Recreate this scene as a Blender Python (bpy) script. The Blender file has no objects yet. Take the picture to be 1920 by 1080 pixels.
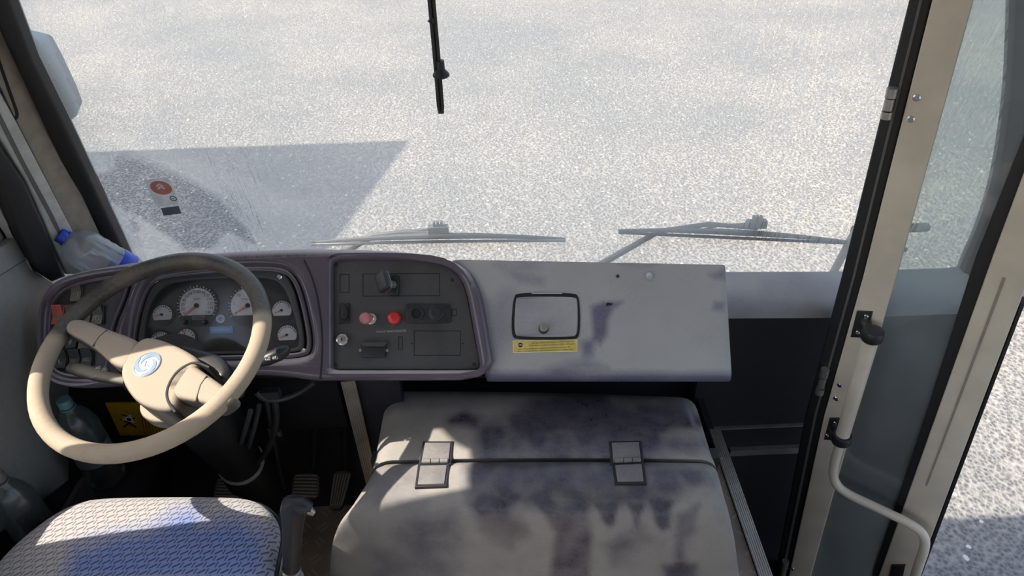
import bpy, bmesh, math, random, unicodedata
from mathutils import Vector, Matrix, noise
from mathutils.geometry import tessellate_polygon

# ------------------------------------------------------------------ camera, sky, sun, exposure
sc = bpy.context.scene
V = Vector
FPX, PITCH, YAW, ROLL = 1300.0, math.radians(36), 0.0, math.radians(2.5)
CAM = V((0, 0, 1.9))
_F = V((math.sin(YAW)*math.cos(PITCH), math.cos(YAW)*math.cos(PITCH), -math.sin(PITCH)))
_R0 = V((math.cos(YAW), -math.sin(YAW), 0)); _U0 = _R0.cross(_F)
_R = _R0*math.cos(ROLL) - _U0*math.sin(ROLL); _U = _R.cross(_F)
cd = bpy.data.cameras.new('camera'); cd.sensor_width = 36; cd.lens = FPX/1920*36; cd.clip_start = 0.02; cd.clip_end = 500
co = bpy.data.objects.new('camera', cd); sc.collection.objects.link(co)
M = Matrix((_R, _U, -_F)).transposed().to_4x4(); M.translation = CAM
co.matrix_world = M; sc.camera = co

SUND = V((1, .12, -1.25)).normalized()
w = bpy.data.worlds.new('sky'); sc.world = w; w.use_nodes = True
wn = w.node_tree; bgn = wn.nodes['Background']
sky = wn.nodes.new('ShaderNodeTexSky'); sky.sky_type = 'NISHITA'; sky.sun_disc = False
sky.sun_elevation = math.asin(-SUND.z); sky.sun_rotation = math.atan2(-SUND.x, -SUND.y)
sky.dust_density = 2.5; sky.air_density = 1.0
hs = wn.nodes.new('ShaderNodeHueSaturation'); hs.inputs['Saturation'].default_value = .85
wn.links.new(sky.outputs[0], hs.inputs['Color']); wn.links.new(hs.outputs[0], bgn.inputs[0]); bgn.inputs[1].default_value = 0.25
sl = bpy.data.lights.new('sun', 'SUN'); sl.energy = 5.7; sl.angle = math.radians(0.55); sl.color = (1, .93, .82)
so = bpy.data.objects.new('sun', sl); sc.collection.objects.link(so); so.location = (-6, -1, 9)
so.rotation_euler = SUND.to_track_quat('-Z', 'Y').to_euler()
sc.view_settings.view_transform = 'Standard'; sc.view_settings.look = 'None'
sc.view_settings.gamma = 1; sc.view_settings.exposure = 0.6; sc.view_settings.use_curve_mapping = False

# ------------------------------------------------------------------ pixel helpers (1920x1080 photo pixels give directions)
def ray(x, y): return _F + _R*((x-960)/FPX) - _U*((y-540)/FPX)
def onp(x, y, p, n):
    d = ray(x, y); n = V(n); return CAM + d*((V(p)-CAM).dot(n)/d.dot(n))
def onz(x, y, z): return onp(x, y, (0, 0, z), (0, 0, 1))
def onx(x, y, q): return onp(x, y, (q, 0, 0), (1, 0, 0))
def ony(x, y, q): return onp(x, y, (0, q, 0), (0, 1, 0))
def proj(p):
    v = V(p)-CAM; k = v.dot(_F)
    return (960+FPX*v.dot(_R)/k, 540-FPX*v.dot(_U)/k)
class Frame:
    def __init__(s, O, u, n):
        s.O = V(O); s.n = V(n).normalized(); s.u = V(u); s.u = (s.u - s.n*s.u.dot(s.n)).normalized(); s.v = s.n.cross(s.u)
    def px(s, x, y, h=0):
        p = onp(x, y, s.O+s.n*h, s.n) - s.O; return (p.dot(s.u), p.dot(s.v))
    def w(s, a, b, h=0): return s.O + s.u*a + s.v*b + s.n*h
    def wpx(s, x, y, h=0): return onp(x, y, s.O+s.n*h, s.n)
    def mat(s): 
        m = Matrix((s.u, s.v, s.n)).transposed().to_4x4(); m.translation = s.O; return m

# ------------------------------------------------------------------ materials
class X:
    """tiny node-expression wrapper"""
    def __init__(s, t, o): s.t = t; s.o = o
    def m(s, op, *a):
        n = s.t.nodes.new('ShaderNodeMath'); n.operation = op
        for i, v in enumerate((s,)+a):
            if isinstance(v, X): s.t.links.new(v.o, n.inputs[i])
            else: n.inputs[i].default_value = v
        return X(s.t, n.outputs[0])
    def __add__(s, b): return s.m('ADD', b)
    def __sub__(s, b): return s.m('SUBTRACT', b)
    def __mul__(s, b): return s.m('MULTIPLY', b)
    def lt(s, b): return s.m('LESS_THAN', b)
    def gt(s, b): return s.m('GREATER_THAN', b)
    def ab(s): return s.m('ABSOLUTE')
    def fr(s): return s.m('FRACT')
    def fl(s): return s.m('FLOOR')
    def mx(s, b): return s.m('MAXIMUM', b)
    def mn(s, b): return s.m('MINIMUM', b)
    def rng(s, a, b, c=0.0, d=1.0):
        n = s.t.nodes.new('ShaderNodeMapRange'); s.t.links.new(s.o, n.inputs[0])
        for i, v in enumerate((a, b, c, d)): n.inputs[i+1].default_value = v
        return X(s.t, n.outputs[0])
def newmat(name):
    m = bpy.data.materials.new(name); m.use_nodes = True
    t = m.node_tree; return m, t, t.nodes['Principled BSDF']
def coord(t, kind='Object', scale=None):
    n = t.nodes.new('ShaderNodeTexCoord'); o = n.outputs[kind]
    if scale:
        mp = t.nodes.new('ShaderNodeMapping'); t.links.new(o, mp.inputs[0]); mp.inputs['Scale'].default_value = scale; o = mp.outputs[0]
    return o
def worldpos(t, scale=None):
    o = t.nodes.new('ShaderNodeNewGeometry').outputs['Position']
    if scale:
        mp = t.nodes.new('ShaderNodeMapping'); t.links.new(o, mp.inputs[0]); mp.inputs['Scale'].default_value = scale; o = mp.outputs[0]
    return o
def nz(t, vec, scale, detail=4, rough=.55, dist=0):
    n = t.nodes.new('ShaderNodeTexNoise'); t.links.new(vec, n.inputs['Vector'])
    n.inputs['Scale'].default_value = scale; n.inputs['Detail'].default_value = detail
    n.inputs['Roughness'].default_value = rough; n.inputs['Distortion'].default_value = dist
    return X(t, n.outputs[0])
def mixc(t, f, a, b):
    n = t.nodes.new('ShaderNodeMix'); n.data_type = 'RGBA'
    t.links.new(f.o, n.inputs[0])
    for i, c in ((6, a), (7, b)):
        if isinstance(c, X): t.links.new(c.o, n.inputs[i])
        else: n.inputs[i].default_value = (*c, 1)
    return X(t, n.outputs[2])
def bump(t, b, h, s, d=.002):
    n = t.nodes.new('ShaderNodeBump'); n.inputs['Strength'].default_value = s; n.inputs['Distance'].default_value = d
    t.links.new(h.o, n.inputs['Height']); t.links.new(n.outputs[0], b.inputs['Normal'])
def plain(name, c, rough=.5, metal=0, var=.12, sc_=40, spec=.5, bmp=.15):
    m, t, b = newmat(name); p = worldpos(t); n = nz(t, p, sc_)
    lo = tuple(x*(1-var) for x in c); hi = tuple(min(1, x*(1+var)) for x in c)
    t.links.new(mixc(t, n.rng(.35, .65), lo, hi).o, b.inputs['Base Color'])
    b.inputs['Roughness'].default_value = rough; b.inputs['Metallic'].default_value = metal
    b.inputs['Specular IOR Level'].default_value = spec
    if bmp: bump(t, b, nz(t, p, sc_*12, 2), bmp, .0006)
    return m
def upz(t): 
    g = t.nodes.new('ShaderNodeNewGeometry'); s = t.nodes.new('ShaderNodeSeparateXYZ'); t.links.new(g.outputs['Normal'], s.inputs[0]); return X(t, s.outputs[2])
def dusty(name, base, dust, attr=None, rough=.32, lo=.25, hi=.75, amt=.9, sc_=7, r0=.28, r1=.72):
    """plastic with settled dust: thick on upward faces, or by the stored 'dust' amount"""
    m, t, b = newmat(name); p = worldpos(t)
    n = nz(t, p, sc_, 6, .6, .3); fine = nz(t, p, 160, 3)
    if attr:
        a = t.nodes.new('ShaderNodeAttribute'); a.attribute_name = attr; f = X(t, a.outputs['Fac'])
        f = (f + (n-.5)*.55 + (fine-.5)*.25).rng(r0, r1)*amt
    else:
        f = (upz(t).rng(lo, hi) + (n-.5)*.8 + (fine-.5)*.2).rng(.15, .95)*amt
    dv = mixc(t, nz(t, p, 3, 3).rng(.3, .7), tuple(x*.88 for x in dust), tuple(min(1, x*1.08) for x in dust))
    t.links.new(mixc(t, f, base, dv).o, b.inputs['Base Color'])
    t.links.new((f*.5+rough).o, b.inputs['Roughness'])
    bump(t, b, fine, .12, .0006)
    return m
def glass(name, tint=(1, 1, 1), gloss=.06, rough=.02, dust=0.0, fres=.9):
    m, t, b = newmat(name); t.nodes.remove(b); out = t.nodes['Material Output']
    tr = t.nodes.new('ShaderNodeBsdfTransparent'); tr.inputs[0].default_value = (*tint, 1)
    gl = t.nodes.new('ShaderNodeBsdfGlossy'); gl.inputs['Roughness'].default_value = rough
    fr = t.nodes.new('ShaderNodeFresnel'); fr.inputs[0].default_value = 1.35
    mx = t.nodes.new('ShaderNodeMixShader')
    t.links.new((X(t, fr.outputs[0])*fres+gloss*.3).o, mx.inputs[0])
    t.links.new(tr.outputs[0], mx.inputs[1]); t.links.new(gl.outputs[0], mx.inputs[2]); last = mx
    if dust:
        df = t.nodes.new('ShaderNodeBsdfTranslucent'); df.inputs[0].default_value = (.8, .8, .78, 1)
        dd = t.nodes.new('ShaderNodeBsdfDiffuse'); dd.inputs[0].default_value = (.8, .8, .78, 1)
        m2 = t.nodes.new('ShaderNodeMixShader'); t.links.new(df.outputs[0], m2.inputs[1]); t.links.new(dd.outputs[0], m2.inputs[2])
        m3 = t.nodes.new('ShaderNodeMixShader'); n = nz(t, worldpos(t), 9, 5)
        t.links.new(n.rng(.3, .7, dust*.85, dust*1.15).o, m3.inputs[0])
        t.links.new(last.outputs[0], m3.inputs[1]); t.links.new(m2.outputs[0], m3.inputs[2]); last = m3
    t.links.new(last.outputs[0], out.inputs[0]); return m

MT = {}
MT['black'] = plain('black_plastic', (.018, .018, .02), .42)
MT['panel'] = dusty('charcoal_panel', (.045, .043, .043), (.20, .19, .18), lo=.3, hi=1.6, rough=.45, amt=.5)
MT['darkpanel'] = plain('dark_panel', (.013, .011, .015), .6)
MT['rubber'] = plain('black_rubber', (.012, .012, .013), .55, bmp=.2)
MT['purple'] = dusty('purple_plastic', (.11, .09, .112), (.50, .45, .455), lo=.66, hi=.99, rough=.22, amt=.95)  # pale upper edges: settled dust plus the rim highlights put into its colour
MT['box'] = dusty('dusty_plastic', (.105, .10, .158), (.40, .39, .37), attr='dust', rough=.3, r0=.1, r1=.85)
MT['cover'] = dusty('cover_plastic', (.046, .043, .066), (.305, .28, .25), attr='dust', rough=.27, r0=.06, r1=.9, sc_=24)
MT['beige'] = plain('cream_paint', (.60, .53, .42), .4, var=.08, sc_=9)
MT['pillar'] = plain('taupe_trim', (.27, .235, .19), .55)
MT['greyframe'] = plain('pale_grey_paint', (.42, .42, .40), .4)
MT['wallgrey'] = plain('grey_trim', (.10, .098, .092), .6, sc_=90, var=.06)
MT['wallpanel'] = plain('grey_wall_panel', (.22, .215, .205), .55, sc_=90, var=.05)
MT['alu'] = plain('aluminium', (.42, .39, .35), .4, .8, sc_=25)
MT['chrome'] = plain('chrome', (.75, .75, .75), .18, 1, bmp=0)
MT['steel'] = plain('worn_steel', (.38, .36, .33), .4, .8)
MT['wheel'] = dusty('wheel_plastic', (.035, .033, .03), (.42, .335, .245), attr='dust', rough=.42, amt=.9, sc_=5, r0=.1, r1=.8)
MT['hubmat'] = dusty('hub_plastic', (.07, .065, .06), (.39, .315, .24), lo=-.2, hi=.65, rough=.4, amt=.9, sc_=5)
MT['stalk'] = dusty('stalk_plastic', (.05, .05, .045), (.27, .245, .20), lo=-.1, hi=.7, rough=.45, amt=.85)
MT['white'] = plain('white_print', (.75, .75, .74), .5, bmp=0)
MT['offwhite'] = plain('dial_white', (.72, .73, .75), .5, bmp=0)
MT['greyprint'] = plain('grey_print', (.40, .40, .40), .5, bmp=0)
MT['line'] = plain('groove_black', (.004, .004, .004), .7, bmp=0)
MT['red'] = plain('red_plastic', (.62, .03, .03), .25)
MT['pinkred'] = plain('dusty_red_plastic', (.55, .20, .19), .45, bmp=.3)
MT['hazard'] = plain('hazard_red_plastic', (.58, .16, .13), .45)
MT['needle'] = plain('needle_orange', (.80, .16, .07), .4, bmp=0)
MT['blue'] = plain('blue_badge', (.03, .33, .72), .35, bmp=0)
MT['silverblue'] = plain('badge_silver', (.48, .50, .54), .3, .3, bmp=0)
MT['ringblue'] = plain('badge_shade', (.16, .21, .28), .35, .2, bmp=0)
MT['yellow'] = plain('yellow_label', (.62, .47, .12), .45, var=.15, sc_=60, bmp=0)
MT['orange'] = plain('amber_sign', (.62, .36, .03), .45, var=.12, bmp=0)
MT['cap'] = plain('blue_cap', (.02, .05, .50), .35)
MT['tealcap'] = plain('teal_cap', (.10, .22, .24), .4)
MT['cable'] = plain('cable_grey', (.05, .05, .05), .5)
MT['cardgrey'] = plain('card_grey', (.11, .13, .15), .6, bmp=0)
MT['salmon'] = plain('salmon_print', (.55, .20, .16), .6, bmp=0)
MT['pearl'] = plain('sticker_white', (.88, .88, .86), .5, bmp=0)
MT['mirrorback'] = plain('blue_grey_housing', (.045, .095, .135), .45)
MT['busbody'] = plain('white_coachwork', (.70, .70, .69), .35)
MT['lining'] = plain('pale_lining', (.55, .54, .51), .7, var=.03)
MT['glass'] = glass('clear_glass')
MT['doorglass'] = glass('dusty_door_glass', (.72, .78, .78), dust=.13)
MT['lens'] = glass('cluster_lens', (.93, .93, .93), gloss=.05, rough=.1, dust=.03, fres=.4)
MT['pet'] = glass('bottle_plastic', (.90, .93, .95), gloss=.35, rough=.12, dust=.30)
MT['petdark'] = glass('bottle_plastic_shaded', (.60, .70, .70), gloss=.1, rough=.2, dust=.07)  # darker tint puts the low bottles' shade into the plastic

def m_windshield():
    m, t, b = newmat('dusty_windshield_glass'); t.nodes.remove(b); out = t.nodes['Material Output']
    tr = t.nodes.new('ShaderNodeBsdfTransparent'); tr.inputs[0].default_value = (.96, .98, .98, 1)
    tl = t.nodes.new('ShaderNodeBsdfTranslucent'); tl.inputs[0].default_value = (.74, .735, .685, 1)
    df = t.nodes.new('ShaderNodeBsdfDiffuse'); df.inputs[0].default_value = (.66, .64, .58, 1)
    d2 = t.nodes.new('ShaderNodeMixShader'); d2.inputs[0].default_value = .2
    t.links.new(tl.outputs[0], d2.inputs[1]); t.links.new(df.outputs[0], d2.inputs[2])
    a = t.nodes.new('ShaderNodeAttribute'); a.attribute_name = 'dust'; f = X(t, a.outputs['Fac'])
    p = worldpos(t); n = nz(t, p, 3.0, 5); sp = nz(t, p, 260, 2, .5)
    # run-down drip lines: noise squeezed sideways and stretched down the pane
    g = nz(t, worldpos(t, (1, 0, .022)), 70, 3, .6, .12)
    a2 = t.nodes.new('ShaderNodeAttribute'); a2.attribute_name = 'drip'; dr = X(t, a2.outputs['Fac'])
    drip = (g-.5).ab().rng(0, .03, 1, 0)*dr
    spots = sp.rng(.60, .70)*.16
    fac = (f + (n-.5)*.10 - drip*.5 - spots*f).m('MAXIMUM', 0.02)
    mx = t.nodes.new('ShaderNodeMixShader'); t.links.new(fac.o, mx.inputs[0])
    t.links.new(tr.outputs[0], mx.inputs[1]); t.links.new(d2.outputs[0], mx.inputs[2])
    t.links.new(mx.outputs[0], out.inputs[0]); return m
MT['windshield'] = m_windshield()
def m_ground():
    m, t, b = newmat('gravel_ground'); p = worldpos(t)
    big = nz(t, p, .55, 6); st = t.nodes.new('ShaderNodeTexVoronoi'); t.links.new(p, st.inputs['Vector']); st.inputs['Scale'].default_value = 46
    grain = X(t, st.outputs['Distance']); fine = nz(t, p, 70, 5, .75)
    c1 = mixc(t, big.rng(.35, .65), (.30, .29, .27), (.45, .40, .34))
    c2 = mixc(t, (fine*.75+grain*.5).rng(.40, .80), (.11, .11, .113), c1)
    s2 = t.nodes.new('ShaderNodeTexVoronoi'); t.links.new(p, s2.inputs['Vector']); s2.inputs['Scale'].default_value = 23
    sv = t.nodes.new('ShaderNodeSeparateColor'); t.links.new(s2.outputs['Color'], sv.inputs[0])
    c3 = mixc(t, X(t, sv.outputs[0]).gt(.9)*X(t, s2.outputs['Distance']).rng(.3, .2), c2, (.66, .63, .58))
    t.links.new(c3.o, b.inputs['Base Color'])
    b.inputs['Roughness'].default_value = .9; b.inputs['Specular IOR Level'].default_value = .2
    bump(t, b, fine*.6+grain, .7, .02); return m
MT['ground'] = m_ground()
def m_floor():
    m, t, b = newmat('checker_plate_mat'); p = worldpos(t)
    s = t.nodes.new('ShaderNodeSeparateXYZ'); t.links.new(p, s.inputs[0]); x = X(t, s.outputs[0])*18; y = X(t, s.outputs[1])*18
    # alternating cells of short parallel ribs
    ch = (x.fl()+y.fl())*.5; par = (ch.fr()).gt(.25)
    fx = x.fr(); fy = y.fr()
    r1 = ((fx+fy)*2.5).fr().lt(.32); r2 = ((fx-fy+1.0)*2.5).fr().lt(.32)
    inner = ((fx-.5).ab()+(fy-.5).ab()).lt(.42)
    rib = (r1*par + r2*(par*-1.0+1.0))*inner
    n = nz(t, p, 5, 5); base = mixc(t, n.rng(.3, .7), (.15, .12, .092), (.32, .26, .20))
    t.links.new(mixc(t, rib*.5, base, (.45, .38, .30)).o, b.inputs['Base Color'])
    b.inputs['Roughness'].default_value = .55; bump(t, b, rib, .8, .003); return m
MT['floor'] = m_floor()
def m_fabric():
    m, t, b = newmat('blue_woven_fabric'); n0 = t.nodes.new('ShaderNodeAttribute'); n0.attribute_name = 'uvw'
    s = t.nodes.new('ShaderNodeSeparateXYZ'); t.links.new(n0.outputs['Vector'], s.inputs[0])
    x = X(t, s.outputs[0])*44; y = X(t, s.outputs[1])*70
    row = y.fl(); xx = x + row*.37; fx = xx.fr(); fy = y.fr()
    d1 = ((fx-.38).ab().lt(.30))*((fy-.45-(fx-.38)*.95).ab().lt(.15))
    d2 = ((fx-.86-(fy-.5)*.16).ab().lt(.055))*((fy-.5).ab().lt(.42))
    dash = d1.mx(d2)
    p = worldpos(t); a = t.nodes.new('ShaderNodeAttribute'); a.attribute_name = 'dust'
    dust = (X(t, a.outputs['Fac']) + (nz(t, p, 9, 4)-.5)*.5).rng(.2, .9)
    base = mixc(t, dust, (.13, .185, .40), (.36, .34, .335))
    dk = mixc(t, dust, (.012, .016, .05), (.10, .095, .10))
    t.links.new(mixc(t, dash*.92, base, dk).o, b.inputs['Base Color'])
    b.inputs['Roughness'].default_value = .9; b.inputs['Sheen Weight'].default_value = .25
    w2 = nz(t, p, 900, 1); bump(t, b, w2*.5-dash*.7, .35, .0012); return m
MT['fabric'] = m_fabric()

# ------------------------------------------------------------------ object helpers
C = sc.collection
def add(name, verts, faces, m, parent=None, smooth=False, midx=None, mats=None):
    me = bpy.data.meshes.new(name)
    n = len(verts); lo = [min(v[i] for v in verts) for i in range(3)]; hi = [max(v[i] for v in verts) for i in range(3)]
    c = V([(a+b)/2 for a, b in zip(lo, hi)])
    me.from_pydata([tuple(V(v)-c) for v in verts], [], faces)
    for k in (mats or [m]): me.materials.append(MT[k])
    if midx: me.polygons.foreach_set('material_index', midx)
    if smooth: me.polygons.foreach_set('use_smooth', [True]*len(me.polygons)); 
    me.update()
    o = bpy.data.objects.new(name, me); C.objects.link(o); o.location = c
    if smooth and smooth != 'all': 
        try: me.set_sharp_from_angle(angle=math.radians(40))
        except Exception: pass
    if parent:
        o.parent = parent; o.location = c - wloc(parent)
    return o
def wloc(o):
    l = V(o.location)
    while o.parent: o = o.parent; l += V(o.location)
    return l
def thing(name, label, cat, loc, group=None):
    o = bpy.data.objects.new(name, None); o.empty_display_size = .05; C.objects.link(o); o.location = loc
    return tag(o, label, cat, group)
def tag(o, label, cat, group=None):
    o['label'] = label; o['category'] = cat
    if group: o['group'] = group
    return o
def struct(o, label=None):
    o['kind'] = 'structure'
    if label: o['label'] = label
    return o
def fixn(o):
    bm = bmesh.new(); bm.from_mesh(o.data); bmesh.ops.recalc_face_normals(bm, faces=bm.faces); bm.to_mesh(o.data); bm.free(); return o
class G:
    """collects geometry, builds one mesh"""
    def __init__(s): s.v = []; s.f = []
    def put(s, vs, fs):
        k = len(s.v); s.v += [V(a) for a in vs]; s.f += [tuple(i+k for i in f) for f in fs]; return s
    def box(s, c, d, R=None):
        c = V(c); q = []
        for z in (-.5, .5):
            for x, y in ((-.5, -.5), (.5, -.5), (.5, .5), (-.5, .5)):
                p = V((x*d[0], y*d[1], z*d[2])); q.append(c + (R @ p if R else p))
        return s.put(q, [(3, 2, 1, 0), (4, 5, 6, 7), (0, 1, 5, 4), (1, 2, 6, 5), (2, 3, 7, 6), (3, 0, 4, 7)])
    def tube(s, pts, r, n=10, closed=False, flat=None):
        pts = [V(p) for p in pts]; N = len(pts); rs = r if isinstance(r, (list, tuple)) else [r]*N
        rings = []; up = None
        for i in range(N):
            a = pts[(i-1) % N] if (closed or i > 0) else pts[i]; b = pts[(i+1) % N] if (closed or i < N-1) else pts[i]
            t = (b-a).normalized()
            if up is None: up = t.orthogonal().normalized()
            up = (up - t*up.dot(t)).normalized(); sd = t.cross(up)
            rings.append([pts[i] + up*(rs[i]*math.cos(2*math.pi*k/n)) + sd*(rs[i]*(flat or 1)*math.sin(2*math.pi*k/n)) for k in range(n)])
        vs = [p for q in rings for p in q]; fs = []
        for i in range(N if closed else N-1):
            j = (i+1) % N
            for k in range(n): fs.append((i*n+k, i*n+(k+1) % n, j*n+(k+1) % n, j*n+k))
        if not closed: fs += [tuple(range(n-1, -1, -1)), tuple((N-1)*n+k for k in range(n))]
        return s.put(vs, fs)
    def lathe(s, O, ax, prof, n=20, sx=1.0, ref=None):
        """prof: list of (radius, height along ax)"""
        ax = V(ax).normalized(); u = (V(ref) - ax*V(ref).dot(ax)).normalized() if ref else ax.orthogonal().normalized(); v = ax.cross(u); O = V(O)
        vs = []; fs = []
        for r, h in prof:
            for k in range(n):
                a = 2*math.pi*k/n; vs.append(O + ax*h + u*(r*math.cos(a)*sx) + v*(r*math.sin(a)))
        for i in range(len(prof)-1):
            for k in range(n): fs.append((i*n+k, i*n+(k+1) % n, (i+1)*n+(k+1) % n, (i+1)*n+k))
        fs += [tuple(range(n-1, -1, -1)), tuple((len(prof)-1)*n+k for k in range(n))]
        return s.put(vs, fs)
    def loft(s, rings, closed=True, caps=True):
        n = len(rings[0]); vs = [p for q in rings for p in q]; fs = []
        for i in range(len(rings)-1):
            for k in range(n if closed else n-1): fs.append((i*n+k, i*n+(k+1) % n, (i+1)*n+(k+1) % n, (i+1)*n+k))
        if caps and closed: fs += [tuple(range(n-1, -1, -1)), tuple((len(rings)-1)*n+k for k in range(n))]
        return s.put(vs, fs)
    def prism(s, fr, outer, h0, h1, bev=0, holes=(), seg=3):
        """plate in frame fr: polygon with holes, rounded upper edge"""
        loops = [ccw(outer)] + [ccw(h)[::-1] for h in holes]
        tops = []
        for lp in loops:
            n = len(lp); levels = [(0, h0), (0, h1-bev)]
            if bev:
                for k in range(1, seg+1):
                    a = math.pi/2*k/seg; levels.append((bev*(1-math.cos(a)), h1-bev+bev*math.sin(a)))
            else: levels[1] = (0, h1)
            vs = []
            for d, h in levels:
                q = inset(lp, d) if d else lp
                vs += [fr.w(a, b, h) for a, b in q]
            base = len(s.v); fs = []
            for i in range(len(levels)-1):
                for k in range(n): fs.append((i*n+k, i*n+(k+1) % n, (i+1)*n+(k+1) % n, (i+1)*n+k))
            s.put(vs, fs); tops.append([base+(len(levels)-1)*n+k for k in range(n)]); tops[-1] = (tops[-1], inset(lp, levels[-1][0]) if levels[-1][0] else lp, [base+k for k in range(n)], lp)
        for sel in (0, 1):
            idx = [i for tt in tops for i in (tt[0] if sel == 0 else tt[2])]
            tri = tessellate_polygon([[V((a, b, 0)) for a, b in (tt[1] if sel == 0 else tt[3])] for tt in tops])
            flat = [q for tt in tops for q in (tt[1] if sel == 0 else tt[3])]
            for a, b, c in tri:
                A, B, D = flat[a], flat[b], flat[c]
                up = (B[0]-A[0])*(D[1]-A[1]) - (B[1]-A[1])*(D[0]-A[0]) > 0
                f = (idx[a], idx[b], idx[c])
                s.f.append(f if up == (sel == 0) else f[::-1])
        return s
    def build(s, name, m, parent=None, smooth=True): return add(name, s.v, s.f, m, parent, smooth)
def ccw(p):
    a = sum(p[i][0]*p[(i+1) % len(p)][1]-p[(i+1) % len(p)][0]*p[i][1] for i in range(len(p)))
    return list(p) if a > 0 else list(p)[::-1]
def inset(p, d):
    n = len(p); out = []
    for i in range(n):
        a, b, c = V(p[i-1]), V(p[i]), V(p[(i+1) % n])
        e1 = (b-a); e2 = (c-b)
        if e1.length < 1e-9 or e2.length < 1e-9: out.append(tuple(b)); continue
        e1.normalize(); e2.normalize(); n1 = V((-e1.y, e1.x)); n2 = V((-e2.y, e2.x)); m = n1+n2
        if m.length < 1e-6: m = n1.copy()
        m.normalize(); k = max(.5, m.dot(n1)); out.append(tuple(b + m*(d/k)))
    return out
def chaikin(p, it=2, closed=True, q=.25):
    p = [tuple(a) for a in p]
    for _ in range(it):
        r = []; n = len(p)
        for i in range(n if closed else n-1):
            a, b = V(p[i]), V(p[(i+1) % n]); r += [tuple(a.lerp(b, q)), tuple(a.lerp(b, 1-q))]
        p = r if closed else [p[0]]+r+[p[-1]]
    return p
def rrect(x0, y0, x1, y1, r, n=4):
    x0, x1 = min(x0, x1), max(x0, x1); y0, y1 = min(y0, y1), max(y0, y1); r = min(r, (x1-x0)/2.01, (y1-y0)/2.01); o = []
    for cx, cy, a0 in ((x1-r, y0+r, -90), (x1-r, y1-r, 0), (x0+r, y1-r, 90), (x0+r, y0+r, 180)):
        for k in range(n+1): a = math.radians(a0+90*k/n); o.append((cx+r*math.cos(a), cy+r*math.sin(a)))
    return o
def circ(cx, cy, r, n=24, a0=0, a1=360, ry=None):
    full = abs(a1-a0) >= 360; N = n if full else n+1
    return [(cx+r*math.cos(math.radians(a0+(a1-a0)*k/n)), cy+(ry or r)*math.sin(math.radians(a0+(a1-a0)*k/n))) for k in range(N)]
def band(pts, wd):
    """open polyline -> closed polygon of width wd (2D)"""
    L, Rr = [], []
    n = len(pts)
    for i in range(n):
        a, b = V(pts[max(0, i-1)]), V(pts[min(n-1, i+1)]); t = (b-a).normalized(); k = V((-t.y, t.x))*wd/2
        L.append(tuple(V(pts[i])+k)); Rr.append(tuple(V(pts[i])-k))
    return L+Rr[::-1]
def pxs(fr, pts, h=0): return [fr.px(x, y, h) for x, y in pts]
def inpoly(x, y, P):
    c = False; n = len(P)
    for i in range(n):
        (x1, y1), (x2, y2) = P[i], P[i-1]
        if (y1 > y) != (y2 > y) and x < (x2-x1)*(y-y1)/(y2-y1)+x1: c = not c
    return c
def pdist(x, y, P):
    """signed distance (inside positive)"""
    best = 1e9; n = len(P)
    for i in range(n):
        (x1, y1), (x2, y2) = P[i-1], P[i]; dx, dy = x2-x1, y2-y1; L = dx*dx+dy*dy
        t = max(0, min(1, ((x-x1)*dx+(y-y1)*dy)/L)) if L else 0
        best = min(best, math.hypot(x-x1-t*dx, y-y1-t*dy))
    return best if inpoly(x, y, P) else -best
def soft(x, y, P, w=8): return max(0, min(1, .5+pdist(x, y, P)/(2*w)))
def fattr(o, name, fn):
    me = o.data; l = wloc(o); a = me.attributes.new(name, 'FLOAT', 'POINT')
    a.data.foreach_set('value', [fn(v.co+l) for v in me.vertices])
_tc = {}
def text_geo(txt):
    if txt not in _tc:
        cu = bpy.data.curves.new('t', 'FONT'); cu.body = txt; cu.align_x = 'CENTER'; cu.align_y = 'CENTER'; cu.resolution_u = 2
        o = bpy.data.objects.new('t', cu); C.objects.link(o); dg = bpy.context.evaluated_depsgraph_get()
        me = bpy.data.meshes.new_from_object(o.evaluated_get(dg))
        vs = [tuple(v.co) for v in me.vertices]; fs = [tuple(p.vertices) for p in me.polygons]
        bpy.data.objects.remove(o); bpy.data.curves.remove(cu); bpy.data.meshes.remove(me)
        _tc[txt] = (vs, fs)
    return _tc[txt]
def put_text(g, fr, txt, a, b, h, height, width=None, ang=0):
    vs, fs = text_geo(txt)
    if not vs: return g
    x0, x1 = min(v[0] for v in vs), max(v[0] for v in vs); y0, y1 = min(v[1] for v in vs), max(v[1] for v in vs)
    sy = height/max(y1-y0, 1e-6); sx = width/max(x1-x0, 1e-6) if width else sy
    ca, sa = math.cos(ang), math.sin(ang); q = []
    for v in vs:
        x = (v[0]-(x0+x1)/2)*sx; y = (v[1]-(y0+y1)/2)*sy
        q.append(fr.w(a+x*ca-y*sa, b+x*sa+y*ca, h))
    return g.put(q, fs)
def arabic(s):
    nonj = set('اأإآدذرزوؤةىء'); out = []
    for wd in s.split(' '):
        r = []
        for i, ch in enumerate(wd):
            nm = unicodedata.name(ch); pj = i > 0 and wd[i-1] not in nonj; nj = i < len(wd)-1 and ch not in nonj and wd[i+1] != 'ء'
            form = {(0, 0): 'ISOLATED', (1, 0): 'FINAL', (0, 1): 'INITIAL', (1, 1): 'MEDIAL'}[(int(pj), int(nj))]
            try: r.append(unicodedata.lookup(nm+' '+form+' FORM'))
            except KeyError: r.append(ch)
        out.append(''.join(r)[::-1])
    return ' '.join(out[::-1])
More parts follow.
